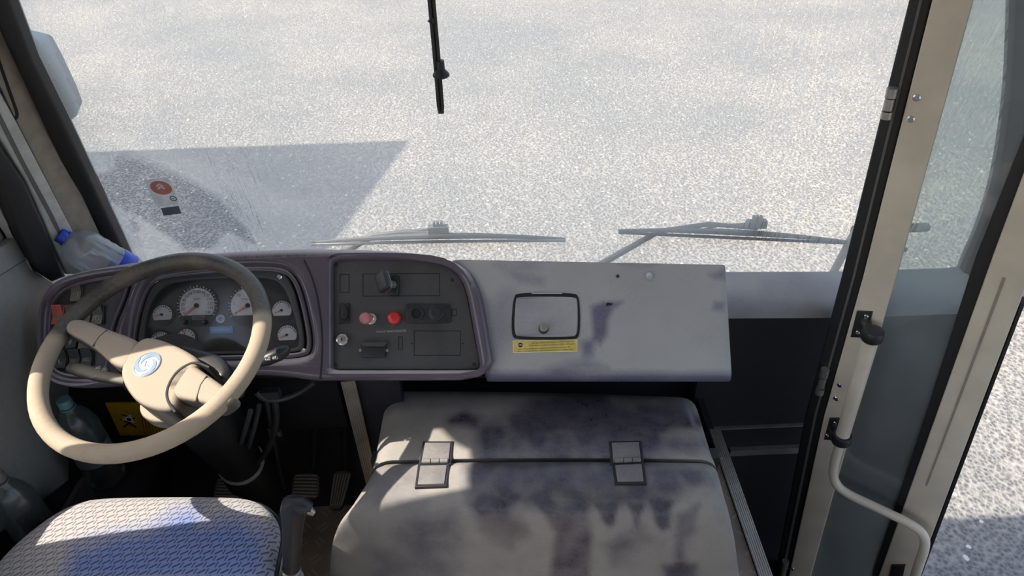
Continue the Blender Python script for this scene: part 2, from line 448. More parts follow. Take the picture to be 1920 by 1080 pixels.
def screw(fr, x, y, h, r, parent, m='steel', slot=True):
    a, b = fr.px(x, y, h)
    g = G().lathe(fr.w(a, b, h), fr.n, [(r, 0), (r, r*.35), (r*.7, r*.6)], 12)
    o = g.build('screw', m, parent)
    if slot and r > .004: G().box(fr.w(a, b, h+r*.6), (r*1.4, r*.25, r*.12), fr.mat().to_3x3() @ Matrix.Rotation(.7, 3, 'Z')).build('screw_slot', 'line', o, False)
    return o

# ------------------------------------------------------------------ frames of the cab
FF = Frame((0, 1.20, .775), (1, 0, 0), (0, -.22, .20))      # dashboard face
WS = Frame((0, 1.60, .95), (1, 0, 0), (0, -1, -.2))         # windshield (n towards the cab)
XL, XR = -1.17, 1.34                                        # inner faces of the side walls
LW = Frame((XL, 0, 0), (0, 1, 0), (1, 0, 0))
_pl = WS.wpx(196, 435, .03)
PA = Frame(_pl, (.55, .83, 0), V((.55, .83, 0)).cross(V((0, -.2, .98))))   # left windshield pillar
GZ = -1.0

# ------------------------------------------------------------------ structure
struct(add('ground', [(-60, -40, GZ), (60, -40, GZ), (60, 90, GZ), (-60, 90, GZ)], [(0, 1, 2, 3)], 'ground'), 'pale sandy gravel ground outside the bus')
o = G().box((-.38, .2, -.02), (1.66, 3.2, .04)).build('floor', 'floor', None, False); struct(o, 'dusty brown checker plate cab floor')
o = G().box((.08, -3.4, -.02), (2.5, 4.0, .04)).build('floor_rear', 'floor', None, False); struct(o)
# front bulkhead below the dash
g = G(); g.box((-.30, 1.68, .34), (1.84, .04, .74)); o = g.build('wall_front', 'darkpanel', None, False); struct(o, 'black bulkhead behind the pedals')
g = G(); g.box((-.83, 1.38, .62), (.70, .03, .34)); o = g.build('wall_front_kick', 'darkpanel', None, False); struct(o, 'black kick panel under the instrument binnacle')
g = G(); g.box((.96, 1.605, .07), (.78, .05, 1.20)); wfs = g.build('wall_front_step', 'darkpanel', None, False); struct(wfs, 'black panel in front of the entrance step')
g = G(); g.box((.81, 1.575, .142), (.40, .012, .006)); g.build('ledge', 'alu', wfs, False)
g = G(); g.box((.85, 1.572, .025), (.26, .016, .028)); g.build('step_nosing', 'alu', wfs, False)
# entrance step well and the raised tunnel that carries the engine housing
g = G(); g.box((.97, .72, -.50), (.74, 1.78, .05)); o = g.build('floor_step', 'darkpanel', None, False); struct(o, 'black entrance step floor')
g = G(); g.box((.59, .72, -.11), (.02, 1.78, .78)); o = g.build('wall_step', 'darkpanel', None, False); struct(o, 'black riser beside the engine housing')
g = G(); g.box((.08, .60, .13), (1.0, 1.50, .30)); o = g.build('floor_tunnel', 'floor', None, False); struct(o, 'raised engine tunnel under the engine housing')
# roof, rear and side walls with passenger windows
g = G(); g.box((.085, -1.9, 2.36), (2.62, 7.1, .06)); struct(g.build('ceiling', 'lining', None, False))
g = G(); g.box((.085, -5.42, .0), (2.62, .06, 2.0)); g.box((.085, -5.42, 2.05), (2.62, .06, .6)); struct(g.build('wall_back', 'lining', None, False))
def sidewall(name, x, spans, zs, y0, y1):
    g = G(); z0, z1, z2, z3 = zs
    cuts = [y0]+[c for s in spans for c in s[:2]]+[y1]
    for i in range(0, len(cuts), 2):
        a, b = cuts[i], cuts[i+1]
        if b > a: g.box((x, (a+b)/2, (z0+z3)/2), (.05, b-a, z3-z0))
    for s in spans:
        a, b = s[0], s[1]; lo = s[2] if len(s) > 2 else z1; hi = s[3] if len(s) > 2 else z2
        if lo > z0: g.box((x, (a+b)/2, (z0+lo)/2), (.05, b-a, lo-z0))
        g.box((x, (a+b)/2, (hi+z3)/2), (.05, b-a, z3-hi))
    return g.build(name, 'lining', None, False)
struct(sidewall('wall_left', XL-.035, [(-5.2, -3.9), (-3.8, -2.5), (-2.4, -1.1), (-.95, .55), (.845, 1.035, .88, 2.05)], (-.75, .85, 2.0, 2.36), -5.42, 1.50), 'left side wall of the bus')
struct(sidewall('wall_right', XR+.035, [(-5.2, -3.9), (-3.8, -2.5), (-2.4, -1.1), (-1.0, .10), (.30, 1.47, -.75, 2.1)], (-.75, .85, 2.0, 2.36), -5.42, 1.52), 'right side wall of the bus')
struct(G().box((XR+.035, 1.60, 0), (.05, .26, 1.3)).build('wall_right_corner', 'darkpanel', None, False), 'black right front corner below the windshield')
struct(G().box((XL-.035, 1.61, .0), (.05, .22, 1.6)).build('wall_left_corner', 'darkpanel', None, False), 'black left front corner below the windshield')
struct(G().put([(-1.2, 1.44, .0), (.0, 1.44, .0), (.0, 1.66, .20), (-1.2, 1.66, .20), (-1.2, 1.44, -.02), (.0, 1.44, -.02), (.0, 1.68, .18), (-1.2, 1.68, .18)], [(0, 1, 2, 3), (7, 6, 5, 4), (0, 4, 5, 1), (1, 5, 6, 2), (2, 6, 7, 3), (3, 7, 4, 0)]).build('floor_toeboard', 'darkpanel', None, False), 'black toe board under the pedals')
# nose of the bus below the windshield and header above it
g = G(); g.box((.085, 1.76, -.10), (2.62, .10, 1.26)); struct(g.build('wall_nose', 'busbody', None, False), 'front panel of the bus below the windshield')
g = G(); g.prism(WS, [(-1.2, 1.15), (1.36, 1.15), (1.36, 1.48), (-1.2, 1.48)], -.02, .05); struct(g.build('trim_1', 'lining', None, False), 'header panel above the windshield')

# windshield: thin pane, dusty outer face
WIPE = [(217,296),(236,297),(262,303),(298,316),(331,331),(364,347),(398,367),(427,391),(449,416),(467,438),(476,457),(462,451),(431,433),(416,440),(404,458),(393,467),(347,467),(331,451),(304,436),(276,413),(244,400),(224,387),(204,373),(202,367),(173,356),(172,349),(193,340),(178,336),(180,329),(204,323),(218,316),(216,304)]
WIPE2 = [(244,410),(255,405),(262,425),(255,440),(246,430)]
NX, NY = 460, 250; a0, a1, b0, b1 = -1.14, 1.335, -.32, 1.22
vs = []; fs = []
for j in range(NY+1):
    for i in range(NX+1): vs.append(WS.w(a0+(a1-a0)*i/NX, b0+(b1-b0)*j/NY, -.006))
for j in range(NY):
    for i in range(NX): k = j*(NX+1)+i; fs.append((k, k+1, k+NX+2, k+NX+1))
nf = len(fs); k = len(vs)
vs += [WS.w(a, b, 0) for a, b in ((a0, b0), (a1, b0), (a1, b1), (a0, b1))]; fs.append((k, k+1, k+2, k+3))
win = add('window_1', vs, fs, None, mats=['windshield', 'glass'], midx=[0]*nf+[1]); struct(win, 'dusty windshield with drip marks and a wiped patch')
def wdust(p):
    x, y = proj(p)
    if 150 < x < 500 and 280 < y < 480:
        d = max(soft(x, y, WIPE, 5), soft(x, y, WIPE2, 5)*.6)
        if d: 
            n = noise.noise(V((x*.05, y*.05, 0)))
            return .37-.36*max(0, min(1, d*1.1+.12*n*(d < .98)))
    s = .37
    band_ = 12+.42*y
    if x < 60+.45*y and y < 330: s += .10  # pale slanting band along the left pillar, entered as extra dust
    return s
fattr(win, 'dust', wdust)
fattr(win, 'drip', lambda p: (lambda x, y: .02+.98*max(0, min(1, (x-1330)/170))*max(0, min(1, (470-y)/60)) + .45*max(0, 1-abs(x-(225+.55*y))/14) + .35*max(0, 1-abs(x-(300+.45*y))/10) + .3*max(0, 1-abs(x-470)/60))(*proj(p)))

# windshield rubber, pillar trim and driver window surround on the left
def strip(name, fr, pts, h0, h1, m, bev=.004, it=0, parent=None, ext=()):
    p = pxs(fr, pts, h1)
    for i, j in ext:                                     # run the strip on up to the roof
        d = V(p[i])-V(p[j]); k = (1.18-fr.O.z+.95 - p[i][1])/d.y
        if k > 0: p[i] = tuple(V(p[i])+d*k)
    if it: p = chaikin(p, it)
    return G().prism(fr, p, h0, h1, bev).build(name, m, parent)
struct(strip('trim_2', WS, [(-70,-80),(-18,-80),(59,120),(115,231),(220,450),(245,505),(200,505),(170,435),(76,231),(24,120)], -.01, .03, 'rubber', .012, ext=((0, -1), (1, 2))), 'black rubber seal along the left edge of the windshield')
o = struct(strip('trim_3', PA, [(-150,-80),(-46,-80),(40,118),(92,231),(186,435),(219,515),(165,515),(135,432),(33,231),(-30,100)], -.04, .0, 'pillar', .003, ext=((0, -1), (1, 2))), 'taupe left windshield pillar trim')
a = chaikin([PA.px(x, y, .002) for x, y in ((-20,60),(2,125),(25,190),(34,215),(30,224),(20,220),(8,190),(-8,150),(-60,20))], 2)
lo = a + [a[0]]
G().prism(PA, band(a, .006), -.001, .0015).build('grab_slot', 'line', o)
struct(strip('trim_4', PA, [(-200,60),(-60,60),(33,231),(137,432),(170,515),(125,515),(91,435),(50,342),(0,262),(-80,130)], -.04, .012, 'greyframe', .005, ext=((0, -1), (1, 2))), 'pale grey painted frame behind the pillar')
G().prism(PA, pxs(PA, [(0,212),(44,300),(98,400),(122,452),(118,455),(92,405),(38,305),(-6,220)], .0125), .010, .0135).build('frame_groove', 'wallgrey', bpy.data.objects['trim_4'])
struct(strip('trim_5', PA, [(-90,130),(0,268),(50,342),(91,435),(126,520),(100,530),(62,492),(38,440),(0,345),(-110,190)], -.05, .03, 'rubber', .01, ext=((0, 1), (-1, -2))), 'black rubber door seal beside the driver window')
# driver side lower wall panel, window sill and quarter glass
sill = [(-60,480),(0,465),(33,443),(62,505),(100,530),(130,560),(130,900),(0,1000),(-160,1120)]
o = struct(strip('wall_left_panel', LW, sill, .0, .02, 'wallpanel', .004), 'grey moulded panel beside the driver')
o2 = strip('panel_frame', LW, [(-60,330),(0,378),(60,505),(33,445),(0,395),(-60,350)], .0, .024, 'greyframe', .002, parent=o)
G().prism(LW, band(pxs(LW, [(33,445),(55,478)], .021), .004), .018, .022).build('panel_seam', 'line', o)
G().prism(LW, band(pxs(LW, [(0,517),(62,478)], .021), .002), .018, .0215).build('panel_seam', 'wallgrey', o)
a, b = LW.px(59, 447, .02); G().lathe(LW.w(a, b, .02), LW.n, [(.008, 0), (.008, .003), (.005, .004)], 14).build('plug', 'greyframe', o)
struct(strip('wall_left_kick', LW, [(125,700),(420,690),(420,1500),(-160,1500),(-160,1125),(0,1003),(130,880)], -.01, .012, 'darkpanel', .002), 'black lower panel beside the driver')
q = [(-60,365),(0,395),(33,445),(0,465),(-60,480)]
struct(strip('window_2', LW, q, -.02, -.015, 'glass', 0), 'driver side window glass')

# ------------------------------------------------------------------ dashboard
dash = thing('dashboard', 'moulded purple grey dashboard with instrument binnacle and dusty storage box', 'dashboard', (0, 1.35, .70))
BIN = [(68,600),(70,565),(90,530),(130,511),(200,498),(300,483),(400,472),(500,467),(600,465),(700,467),(780,473),(840,484),(880,505),(903,545),(916,620),(930,713),(750,714),(609,714),(592,715),(540,707),(480,703),(300,708),(223,723),(170,729),(121,727),(93,718),(75,700),(68,660)]
H1 = [(82,640),(84,575),(105,541),(150,524),(215,514),(248,512),(234,560),(212,610),(204,660),(200,700),(150,712),(110,708),(88,690)]
H2 = [(238,640),(254,560),(278,520),(320,509),(430,500),(510,498),(545,507),(565,540),(581,610),(585,650),(575,671),(480,675),(300,678),(243,676)]
H3 = [(622,505),(622,494),(629,488),(645,487),(690,486),(760,487),(820,492),(854,508),(873,540),(886,610),(897,672),(899,686),(896,693),(884,694),(760,694),(645,694),(630,694),(622,690),(622,676)]
hb = .035
outer = chaikin(pxs(FF, BIN, hb), 2); holes = [chaikin(pxs(FF, h, hb), 2) for h in (H1, H2)] + [chaikin(pxs(FF, H3, hb), 1)]
G().prism(FF, outer, -.06, hb, .016, holes, 4).build('binnacle', 'purple', dash)
# raised inner rims that the photo shows round each recess
for h, wd in ((H1, .010), (H2, .012)):
    p = chaikin(pxs(FF, h, hb-.012), 2)
    G().prism(FF, p, -.03, hb-.014, .004, [inset(ccw(p), wd)], 3).build('recess_rim', 'purple', dash)
# crease between cluster surround and centre console
pts = [FF.px(x, y, hb+.001) for x, y in ((570,487),(590,530),(603,600),(605,660),(600,712))]
G().prism(FF, band(chaikin(pts, 2, False), .004), hb-.004, hb+.0015, .001).build('crease', 'darkpanel', dash)
# top shelf behind the binnacle down to the windshield
def wz(z): return 1.60 - .2*(z-.95)
zt = .80
g = G(); prof = [(1.38, zt+.02), (1.43, zt+.005), (wz(zt)-.004, zt-.01), (wz(zt)-.004, zt-.06), (1.36, zt-.06)]
g.loft([[V((x, y, z)) for y, z in prof] for x in (-1.15, -.6, -.12)]); g.build('top_shelf', 'purple', dash, False)
# dusty box on the passenger side: rounded slab, finely divided so the dust can vary
BOX = [(860,520),(905,494),(1000,492),(1200,493),(1358,497),(1366,560),(1370,640),(1377,712)]
def box_edge_top(a): return None
bx = []
NU, NV = 150, 70
c00, c10, c01, c11 = [V(FF.px(*p, .012)) for p in ((912,716),(1377,716),(846,487),(1364,497))]
vs = []; fs = []
for j in range(NV+1):
    t = j/NV
    for i in range(NU+1):
        s = i/NU; p = c00.lerp(c10, s).lerp(c01.lerp(c11, s), t)
        h = .016
        for e, L in ((s*.6, .03), ((1-s)*.6, .022), (t*.3, .024)):
            if e < L: h -= L*(1-math.sqrt(max(0, 1-(1-e/L)**2)))
        vs.append(FF.w(p.x, p.y, h))
for j in range(NV):
    for i in range(NU): k = j*(NU+1)+i; fs.append((k, k+1, k+NU+2, k+NU+1))
ed = [i for i in range(NU+1)] + [j*(NU+1)+NU for j in range(1, NV+1)] + [NV*(NU+1)+i for i in range(NU-1, -1, -1)] + [j*(NU+1) for j in range(NV-1, 0, -1)]
k = len(vs); 
for i in ed: vs.append(vs[i]-FF.n*.07)
n = len(ed)
for i in range(n): fs.append((ed[(i+1) % n], ed[i], k+i, k+(i+1) % n))
fs.append(tuple(k+i for i in range(n)))
sbox = add('storage_box', vs, fs, 'box', dash, True)
CLEAN = [([(1108,575),(1130,566),(1168,566),(1150,580),(1140,600),(1138,630),(1125,648),(1112,630),(1110,600)],6,.62),([(930,495),(1000,492),(1010,505),(950,520)],14,.22),
         ([(960,515),(1020,520),(1020,535),(975,530)],8,.35),([(1330,515),(1360,505),(1362,525),(1340,522)],7,.5),([(1090,640),(1115,635),(1112,668),(1092,668)],7,.55),
         ([(1020,690),(1100,672),(1140,690),(1040,700)],10,.5),([(1340,565),(1360,565),(1358,585),(1335,582)],5,.45),([(900,560),(960,545),(962,640),(930,700),(905,690)],22,.35),([(1160,495),(1240,494),(1200,502)],6,.3)]
def boxdust(p):
    x, y = proj(p); d = .86
    for P, ww, am in CLEAN:
        if min(q[0] for q in P)-40 < x < max(q[0] for q in P)+40: d -= am*soft(x, y, P, ww)
    if y > 690: d -= min(.75, (y-690)/22)
    return d
fattr(sbox, 'dust', boxdust)
# compartment lid with knob in the box
HB = .016
lid = rrect(0, 0, 1, 1, .001)
L = [(972,549),(1075,549),(1086,556),(1088,600),(1086,632),(1076,637),(968,637),(960,630),(959,600),(963,556)]
p = chaikin(pxs(FF, L, HB+.002), 2)
G().prism(FF, p, HB-.004, HB+.003, .001, [inset(ccw(p), .008)]).build('lid_gap', 'line', dash)
p2 = chaikin(pxs(FF, [(970,556),(1078,556),(1083,562),(1084,600),(1082,628),(1073,632),(972,632),(965,626),(964,600),(967,562)], HB+.004), 2)
g = G().prism(FF, p2, HB-.004, HB+.006, .004); lido = g.build('compartment_lid', 'box', dash)
fattr(lido, 'dust', lambda q: .85-.6*soft(*proj(q), [(970,556),(1010,556),(1008,630),(972,630)], 6))
G().prism(FF, pxs(FF, [(997,549),(1054,549),(1054,551),(997,551)], HB+.004), HB, HB+.0045).build('lid_hinge', 'greyprint', lido)
a, b = FF.px(1019, 617, HB+.006); O = FF.w(a, b, HB+.006); ax = (FF.n+V((0, -.1, .25))).normalized()
g = G().lathe(O, ax, [(.012, 0), (.012, .003), (.007, .006), (.007, .014), (.010, .016), (.010, .026)], 18); g.build('lid_knob', 'black', lido)
G().lathe(O+ax*.026, ax, [(.0095, 0), (.0095, .002), (.007, .003)], 18).build('knob_face', 'steel', lido)
# two screws / scuffs on the box
a, b = FF.px(1217, 518, HB); G().lathe(FF.w(a, b, HB), FF.n, [(.008, 0), (.009, .004), (.006, .009), (.002, .011)], 14).build('cap_nut', 'greyframe', dash)
a, b = FF.px(1158, 518, HB); G().lathe(FF.w(a, b, HB), FF.n, [(.004, 0), (.004, .002), (.002, .004)], 8).build('screw', 'black', dash)
p = [(1132,567),(1136,570),(1140,567),(1146,569),(1150,568),(1147,572),(1141,573),(1136,575),(1137,571)]
G().prism(FF, pxs(FF, p, HB+.001), HB-.001, HB+.001).build('hole', 'line', dash)
# lower lip under the face, and dark underside
g = G()
c = [FF.w(*FF.px(x, 714, hb), -.055) for x in (100, 600, 930, 1372)]
g.loft([[q+V((0, .0, .012)), q+V((0, .02, -.012)), q+V((0, .38, -.02)), q+V((0, .38, .03))] for q in c]); g.build('underside', 'darkpanel', dash, False)
# low shelf on the entrance side
P0 = onp(1460, 503, WS.O, WS.n); zs = P0.z
g = G(); prof = [(wz(zs)-.005, zs), (wz(zs)-.06, zs-.004), (wz(zs)-.11, zs-.018), (wz(zs)-.135, zs-.04), (wz(zs)-.14, zs-.065), (wz(zs)-.12, zs-.075), (wz(zs)-.005, zs-.075)]
xs = [.42+i*(XR-.43)/30 for i in range(31)]
g.loft([[V((x, y+.05*max(0, x-.95), z-.05*(x-.6))) for y, z in prof] for x in xs]); sh = g.build('entrance_shelf', 'box', dash)
fattr(sh, 'dust', lambda q: .90-.40*soft(*proj(q), [(1400,520),(1480,514),(1560,520),(1575,535),(1430,532)], 8)-.35*soft(*proj(q), [(1360,558),(1800,556),(1800,600),(1360,600)], 6)-.2*soft(*proj(q), [(1620,540),(1700,525),(1800,540),(1800,600),(1620,600)], 16))

# --- switch panel with rockers
p = chaikin(pxs(FF, H1, -.0), 2); pan = G().prism(FF, inset(ccw(p), -.006), -.03, .004, .001).build('switch_panel', 'panel', dash)
def rocker(cx, cy, w_, h_, m, parent, icon=None, hp=.004):
    a, b = FF.px(cx, cy, hp+.008); ww, hh = w_, h_
    base = G().prism(FF, rrect(a-ww/2, b-hh/2, a+ww/2, b+hh/2, .003), hp-.002, hp+.006, .0015)
    # two-slope rocker cap: upper half proud
    for t0, t1, h0_, h1_ in ((-.48, 0, .013, .008), (0, .48, .008, .018)):
        y0, y1 = b+hh*t0, b+hh*t1; x0, x1 = a-ww*.46, a+ww*.46
        base.put([FF.w(x0, y0, hp), FF.w(x1, y0, hp), FF.w(x1, y1, hp), FF.w(x0, y1, hp), FF.w(x0, y0, hp+h0_), FF.w(x1, y0, hp+h0_), FF.w(x1, y1, hp+h1_), FF.w(x0, y1, hp+h1_)],
                 [(3, 2, 1, 0), (4, 5, 6, 7), (0, 1, 5, 4), (1, 2, 6, 5), (2, 3, 7, 6), (3, 0, 4, 7)])
    for r in range(4):                                   # grip dimples
        for q in range(5): base.box(FF.w(a+ww*(-.3+.15*q), b+hh*(.12+.08*r), hp+.0085+.010*(.12+.08*r)/.48), (.0022, .0016, .0016), FF.mat().to_3x3())
    o = base.build('rocker_switch', m, parent, False)
    g = G(); hh2 = hp+.0135
    def seg(pts, wd=.0012): g.prism(FF, band([(a+ww*x, b+hh*y) for x, y in pts], wd), hp+.006, hp+.0128)
    if icon == 'fan':
        for k in range(4): an = k*90; seg([(.12*math.cos(math.radians(an+t))*(t/60), -.16+.11*math.sin(math.radians(an+t))*(t/60)) for t in (5, 30, 60, 80)])
    elif icon == 'tri': seg([(-.22, -.25), (.22, -.25), (0, -.02), (-.22, -.25)])
    elif icon == 'lamp': seg([(-.05, -.05), (-.05, -.27), (.12, -.27), (.2, -.16), (.12, -.05), (-.05, -.05)]); [seg([(-.12, y), (-.28, y)]) for y in (-.08, -.16, -.24)]
    elif icon == 'seat': seg([(-.15, -.02), (-.12, -.2), (.18, -.2)]); seg([(.1, -.28), (-.1, -.28)])
    elif icon == 'horn': seg([(-.25, -.16), (-.05, -.16), (.2, -.05), (.2, -.27), (-.05, -.16)])
    elif icon == 'bar': seg([(-.25, -.12), (.25, -.12)]); seg([(-.25, -.22), (.25, -.22)])
    if g.v: g.build('icon', 'greyprint', pan if parent is pan else o, False)
    return o
sw, sh_ = .026, .047
for cx, cy, m, ic in ((143,547,'stalk','horn'),(108,590,'hazard','tri'),(134,590,'stalk','lamp'),(160,590,'stalk','bar'),(183,590,'stalk','lamp'),(108,636,'panel','bar'),(134,636,'panel','fan'),(158,637,'stalk','seat'),(115,673,'panel','seat'),(140,671,'panel','bar'),(163,669,'panel','bar')):
    rocker(cx, cy, sw, sh_*(.92 if cy > 620 else 1), m, pan, ic)
screw(FF, 116, 545, .004, .004, pan, 'black', False); screw(FF, 102, 683, .004, .003, pan, 'black', False)

# --- instrument cluster
cl = H2; p = chaikin(pxs(FF, cl, .0), 2)
clu = G().prism(FF, inset(ccw(p), -.004), -.04, -.004, .001).build('instrument_cluster', 'black', dash)
CB = [(255,640),(268,570),(288,528),(325,514),(430,506),(505,504),(535,512),(553,545),(568,610),(572,650),(565,661),(480,665),(300,667),(258,664)]
CI = [(268,640),(275,580),(297,545),(325,528),(430,522),(500,521),(527,532),(543,565),(558,620),(562,648),(545,655),(480,658),(300,660),(270,658)]
p = chaikin(pxs(FF, CB, .012), 2); q = chaikin(pxs(FF, CI, .012), 2)
G().prism(FF, p, -.004, .012, .004, [q]).build('cluster_frame', 'panel', clu)
for x, y in ((292,526),(524,519),(570,659)): screw(FF, x, y, .012, .007, clu, 'chrome', False)
CH = .000
def dial(cx, cy, rpx, needle, nums=(), flat=-.55, m='offwhite', ticks=24, a0=210, a1=-30):
    a, b = FF.px(cx, cy, CH); a2, _ = FF.px(cx+rpx, cy, CH); r = a2-a; 
    pl_ = [(x, max(y, b+flat*r)) for x, y in circ(a, b, r, 40)]
    G().prism(FF, circ(a, b, r*1.2, 40), CH-.004, CH+.0005, .0005).build('gauge_surround', 'line', clu)
    G().prism(FF, pl_, CH, CH+.0025, .0008).build('gauge_dial', m, clu)
    g = G()
    for k in range(ticks+1):
        an = math.radians(a0+(a1-a0)*k/ticks); l0 = 1.04 if rpx > 30 else .78; l1 = 1.16 if rpx > 30 else .95
        if k % 2 and rpx > 30: l1 = 1.10
        g.prism(FF, band([(a+r*l0*math.cos(an), b+r*l0*math.sin(an)), (a+r*l1*math.cos(an), b+r*l1*math.sin(an))], r*.03 if rpx > 30 else r*.09), CH, CH+.003)
    g.build('tick_marks', 'white' if rpx > 30 else 'line', clu, False)
    g = G()
    for k, tx in enumerate(nums):
        an = math.radians(a0+(a1-a0)*k/max(1, len(nums)-1)); put_text(g, FF, tx, a+r*.80*math.cos(an), b+r*.80*math.sin(an), CH+.003, r*.16)
    if g.v: g.build('numerals', 'line', clu, False)
    an = math.radians(needle)
    G().prism(FF, [(a+r*.95*math.cos(an), b+r*.95*math.sin(an)), (a+r*.08*math.cos(an+1.57), b+r*.08*math.sin(an+1.57)), (a-r*.1*math.cos(an), b-r*.1*math.sin(an)), (a-r*.08*math.cos(an+1.57), b-r*.08*math.sin(an+1.57))], CH+.004, CH+.006).build('needle', 'needle', clu, False)
    G().lathe(FF.w(a, b, CH+.002), FF.n, [(r*.13, 0), (r*.13, .005), (r*.08, .007)], 14).build('needle_hub', 'line', clu)
    return a, b, r
a, b, r = dial(370, 573, 33, 218, ('10','20','30','40','50','60','70','80','90','100','110','120','130','140'))
g = G(); put_text(g, FF, 'km/h', a, b+r*.38, CH+.003, r*.13); g.build('dial_print', 'line', clu, False)
p = [FF.px(x, y, CH+.003) for x, y in ((360,590),(384,590),(384,600),(360,600))]; G().prism(FF, p, CH, CH+.004, .0008, [inset(ccw(p), .002)]).build('odometer_frame', 'stalk', clu); G().prism(FF, inset(ccw(p), .002), CH, CH+.003).build('odometer_window', 'panel', clu)
a, b, r = dial(466, 573, 33, 210, ('0','5','10','15','20','25','30'))
g = G(); put_text(g, FF, 'x100 r/min', a, b+r*.38, CH+.003, r*.11); g.build('dial_print', 'line', clu, False)
dial(305, 590, 18, 190, ticks=9, a0=160, a1=20); dial(301, 640, 18, 120, ticks=9, a0=160, a1=20); dial(349, 634, 17, 100, ticks=10)
dial(529, 582, 18, 200, ticks=9, a0=160, a1=20); dial(539, 628, 18, 200, ticks=9, a0=160, a1=20)
for x, y in ((351,604),(388,604)):
    a, b = FF.px(x, y, CH); G().lathe(FF.w(a, b, CH), FF.n, [(.010, 0), (.010, .004), (.006, .006), (.005, .018), (.004, .020)], 14).build('trip_button', 'black', clu)
def emblem(fr, cx, cy, r, h, parent, disc, swirl, letter=True):
    G().prism(fr, circ(cx, cy, r, 36), h-.002, h+.0015, .0008).build('emblem', disc, parent)
    g = G()
    g.prism(fr, circ(cx, cy, r*.97, 36), h, h+.0022, 0, [circ(cx, cy, r*.88, 36)])
    for k in range(3):
        pts = []
        for t in range(10):
            u = t/9; an = math.radians(k*120+20+u*150); rr = r*(.86-.40*u); pts.append((cx+rr*math.cos(an), cy+rr*math.sin(an)))
        L_, R_ = [], []
        for i, q_ in enumerate(pts):
            A, B = V(pts[max(0, i-1)]), V(pts[min(9, i+1)]); t_ = (B-A).normalized(); kk = V((-t_.y, t_.x))*r*(.02+.13*math.sin(math.pi*min(1, i/9*.9+.1)))
            L_.append(tuple(V(q_)+kk)); R_.append(tuple(V(q_)-kk))
        g.prism(fr, L_+R_[::-1], h, h+.0024)
    if letter: g.prism(fr, band([(cx-r*.12, cy+r*.26), (cx-r*.12, cy-r*.18), (cx+r*.22, cy-r*.18)], r*.09), h, h+.0024)
    g.build('emblem_swirl', swirl, parent, False)
a, b = FF.px(414, 598, CH); emblem(FF, a, b, .0105, CH+.001, clu, 'blue', 'white', False)
p = pxs(FF, [(394,613),(436,611),(437,624),(395,626)], CH); G().prism(FF, p, CH-.001, CH+.002, .0005).build('name_plate', 'blue', clu)
a, b = FF.px(415.5, 618.5, CH); g = G(); put_text(g, FF, 'ASHOK LEYLAND', a, b, CH+.0026, .0052, .042); g.build('name_lettering', 'white', clu, False)
p = chaikin(pxs(FF, CI, .010), 2); G().prism(FF, inset(ccw(p), -.001), .0085, .0098).build('cluster_lens', 'lens', clu, False)

# --- centre console panel
con = G().prism(FF, chaikin(pxs(FF, [(621,505),(621,494),(628,488),(645,487),(690,487),(760,488),(820,493),(854,509),(873,540),(886,610),(898,672),(899,686),(896,692),(884,693),(760,693),(645,693),(630,693),(621,689),(621,676)], .016), 1), -.03, .016, .002).build('console_panel', 'panel', dash)
hc = .016
for x, y in ((631,497),(848,525),(630,683),(889,683)): screw(FF, x, y, hc, .004, con, 'black', False)
def outline(pts, wd=.0016, name='cutout_line'):
    p = ccw(pxs(FF, pts, hc)); G().prism(FF, p, hc-.002, hc+.0006, 0, [inset(p, wd)]).build(name, 'line', con, False)
outline([(637,514),(655,514),(655,549),(637,549)]); outline([(680,513),(825,512),(825,555),(680,556)])
outline([(776,620),(864,620),(864,667),(776,667)]); outline([(747,631),(755,631),(755,656),(747,656)]); outline([(847,579),(857,579),(857,592),(847,592)])
for x, y in ((772,644),(868,644)):
    a, b = FF.px(x, y, hc); G().prism(FF, circ(a, b, .002, 10), hc-.001, hc+.0006).build('hole', 'line', con, False)
# illuminated rocker
p = pxs(FF, [(636,570),(656,568),(656,606),(636,607)], hc); k = G().prism(FF, p, hc-.002, hc+.004, .002).build('rocker_frame', 'black', con)
p = pxs(FF, [(639,574),(653,573),(653,600),(639,601)], hc+.006); G().prism(FF, chaikin(p, 2), hc, hc+.014, .004).build('rocker_switch', 'black', con)
# ignition lock
a, b = FF.px(644, 637, hc); O = FF.w(a, b, hc)
G().lathe(O, FF.n, [(.0165, 0), (.0165, .006), (.014, .010), (.014, .013), (.0085, .014)], 8).build('ignition_lock', 'chrome', con)
G().lathe(O+FF.n*.012, FF.n, [(.009, 0), (.009, .0035), (.007, .0045)], 20).build('key_cylinder', 'steel', con)
G().box(O+FF.n*.0168, (.002, .008, .001), FF.mat().to_3x3()).build('key_slot', 'line', con, False)
# red knobs
a, b = FF.px(696, 598, hc); O = FF.w(a, b, hc); ax = (FF.n + FF.u*-.28).normalized()
G().lathe(O, FF.n, [(.013, 0), (.013, .003), (.008, .004), (.006, .012)], 16).build('knob_collar', 'chrome', con)
prof = [(.006, .004), (.006, .018), (.013, .020), (.014, .026), (.013, .034), (.010, .036)]
G().lathe(O, ax, prof, 16).build('pull_knob', 'pinkred', con)
a, b = FF.px(740, 597, hc); O = FF.w(a, b, hc); G().lathe(O, FF.n, [(.013, 0), (.0155, .004), (.0155, .012), (.013, .018), (.007, .021)], 24).build('push_button', 'red', con)
g = G(); a, b = FF.px(734, 621, hc); put_text(g, FF, 'EXHAUST BRAKE INDICATOR', a, b, hc+.0006, .0048, .070); g.build('lettering', 'greyprint', con, False)
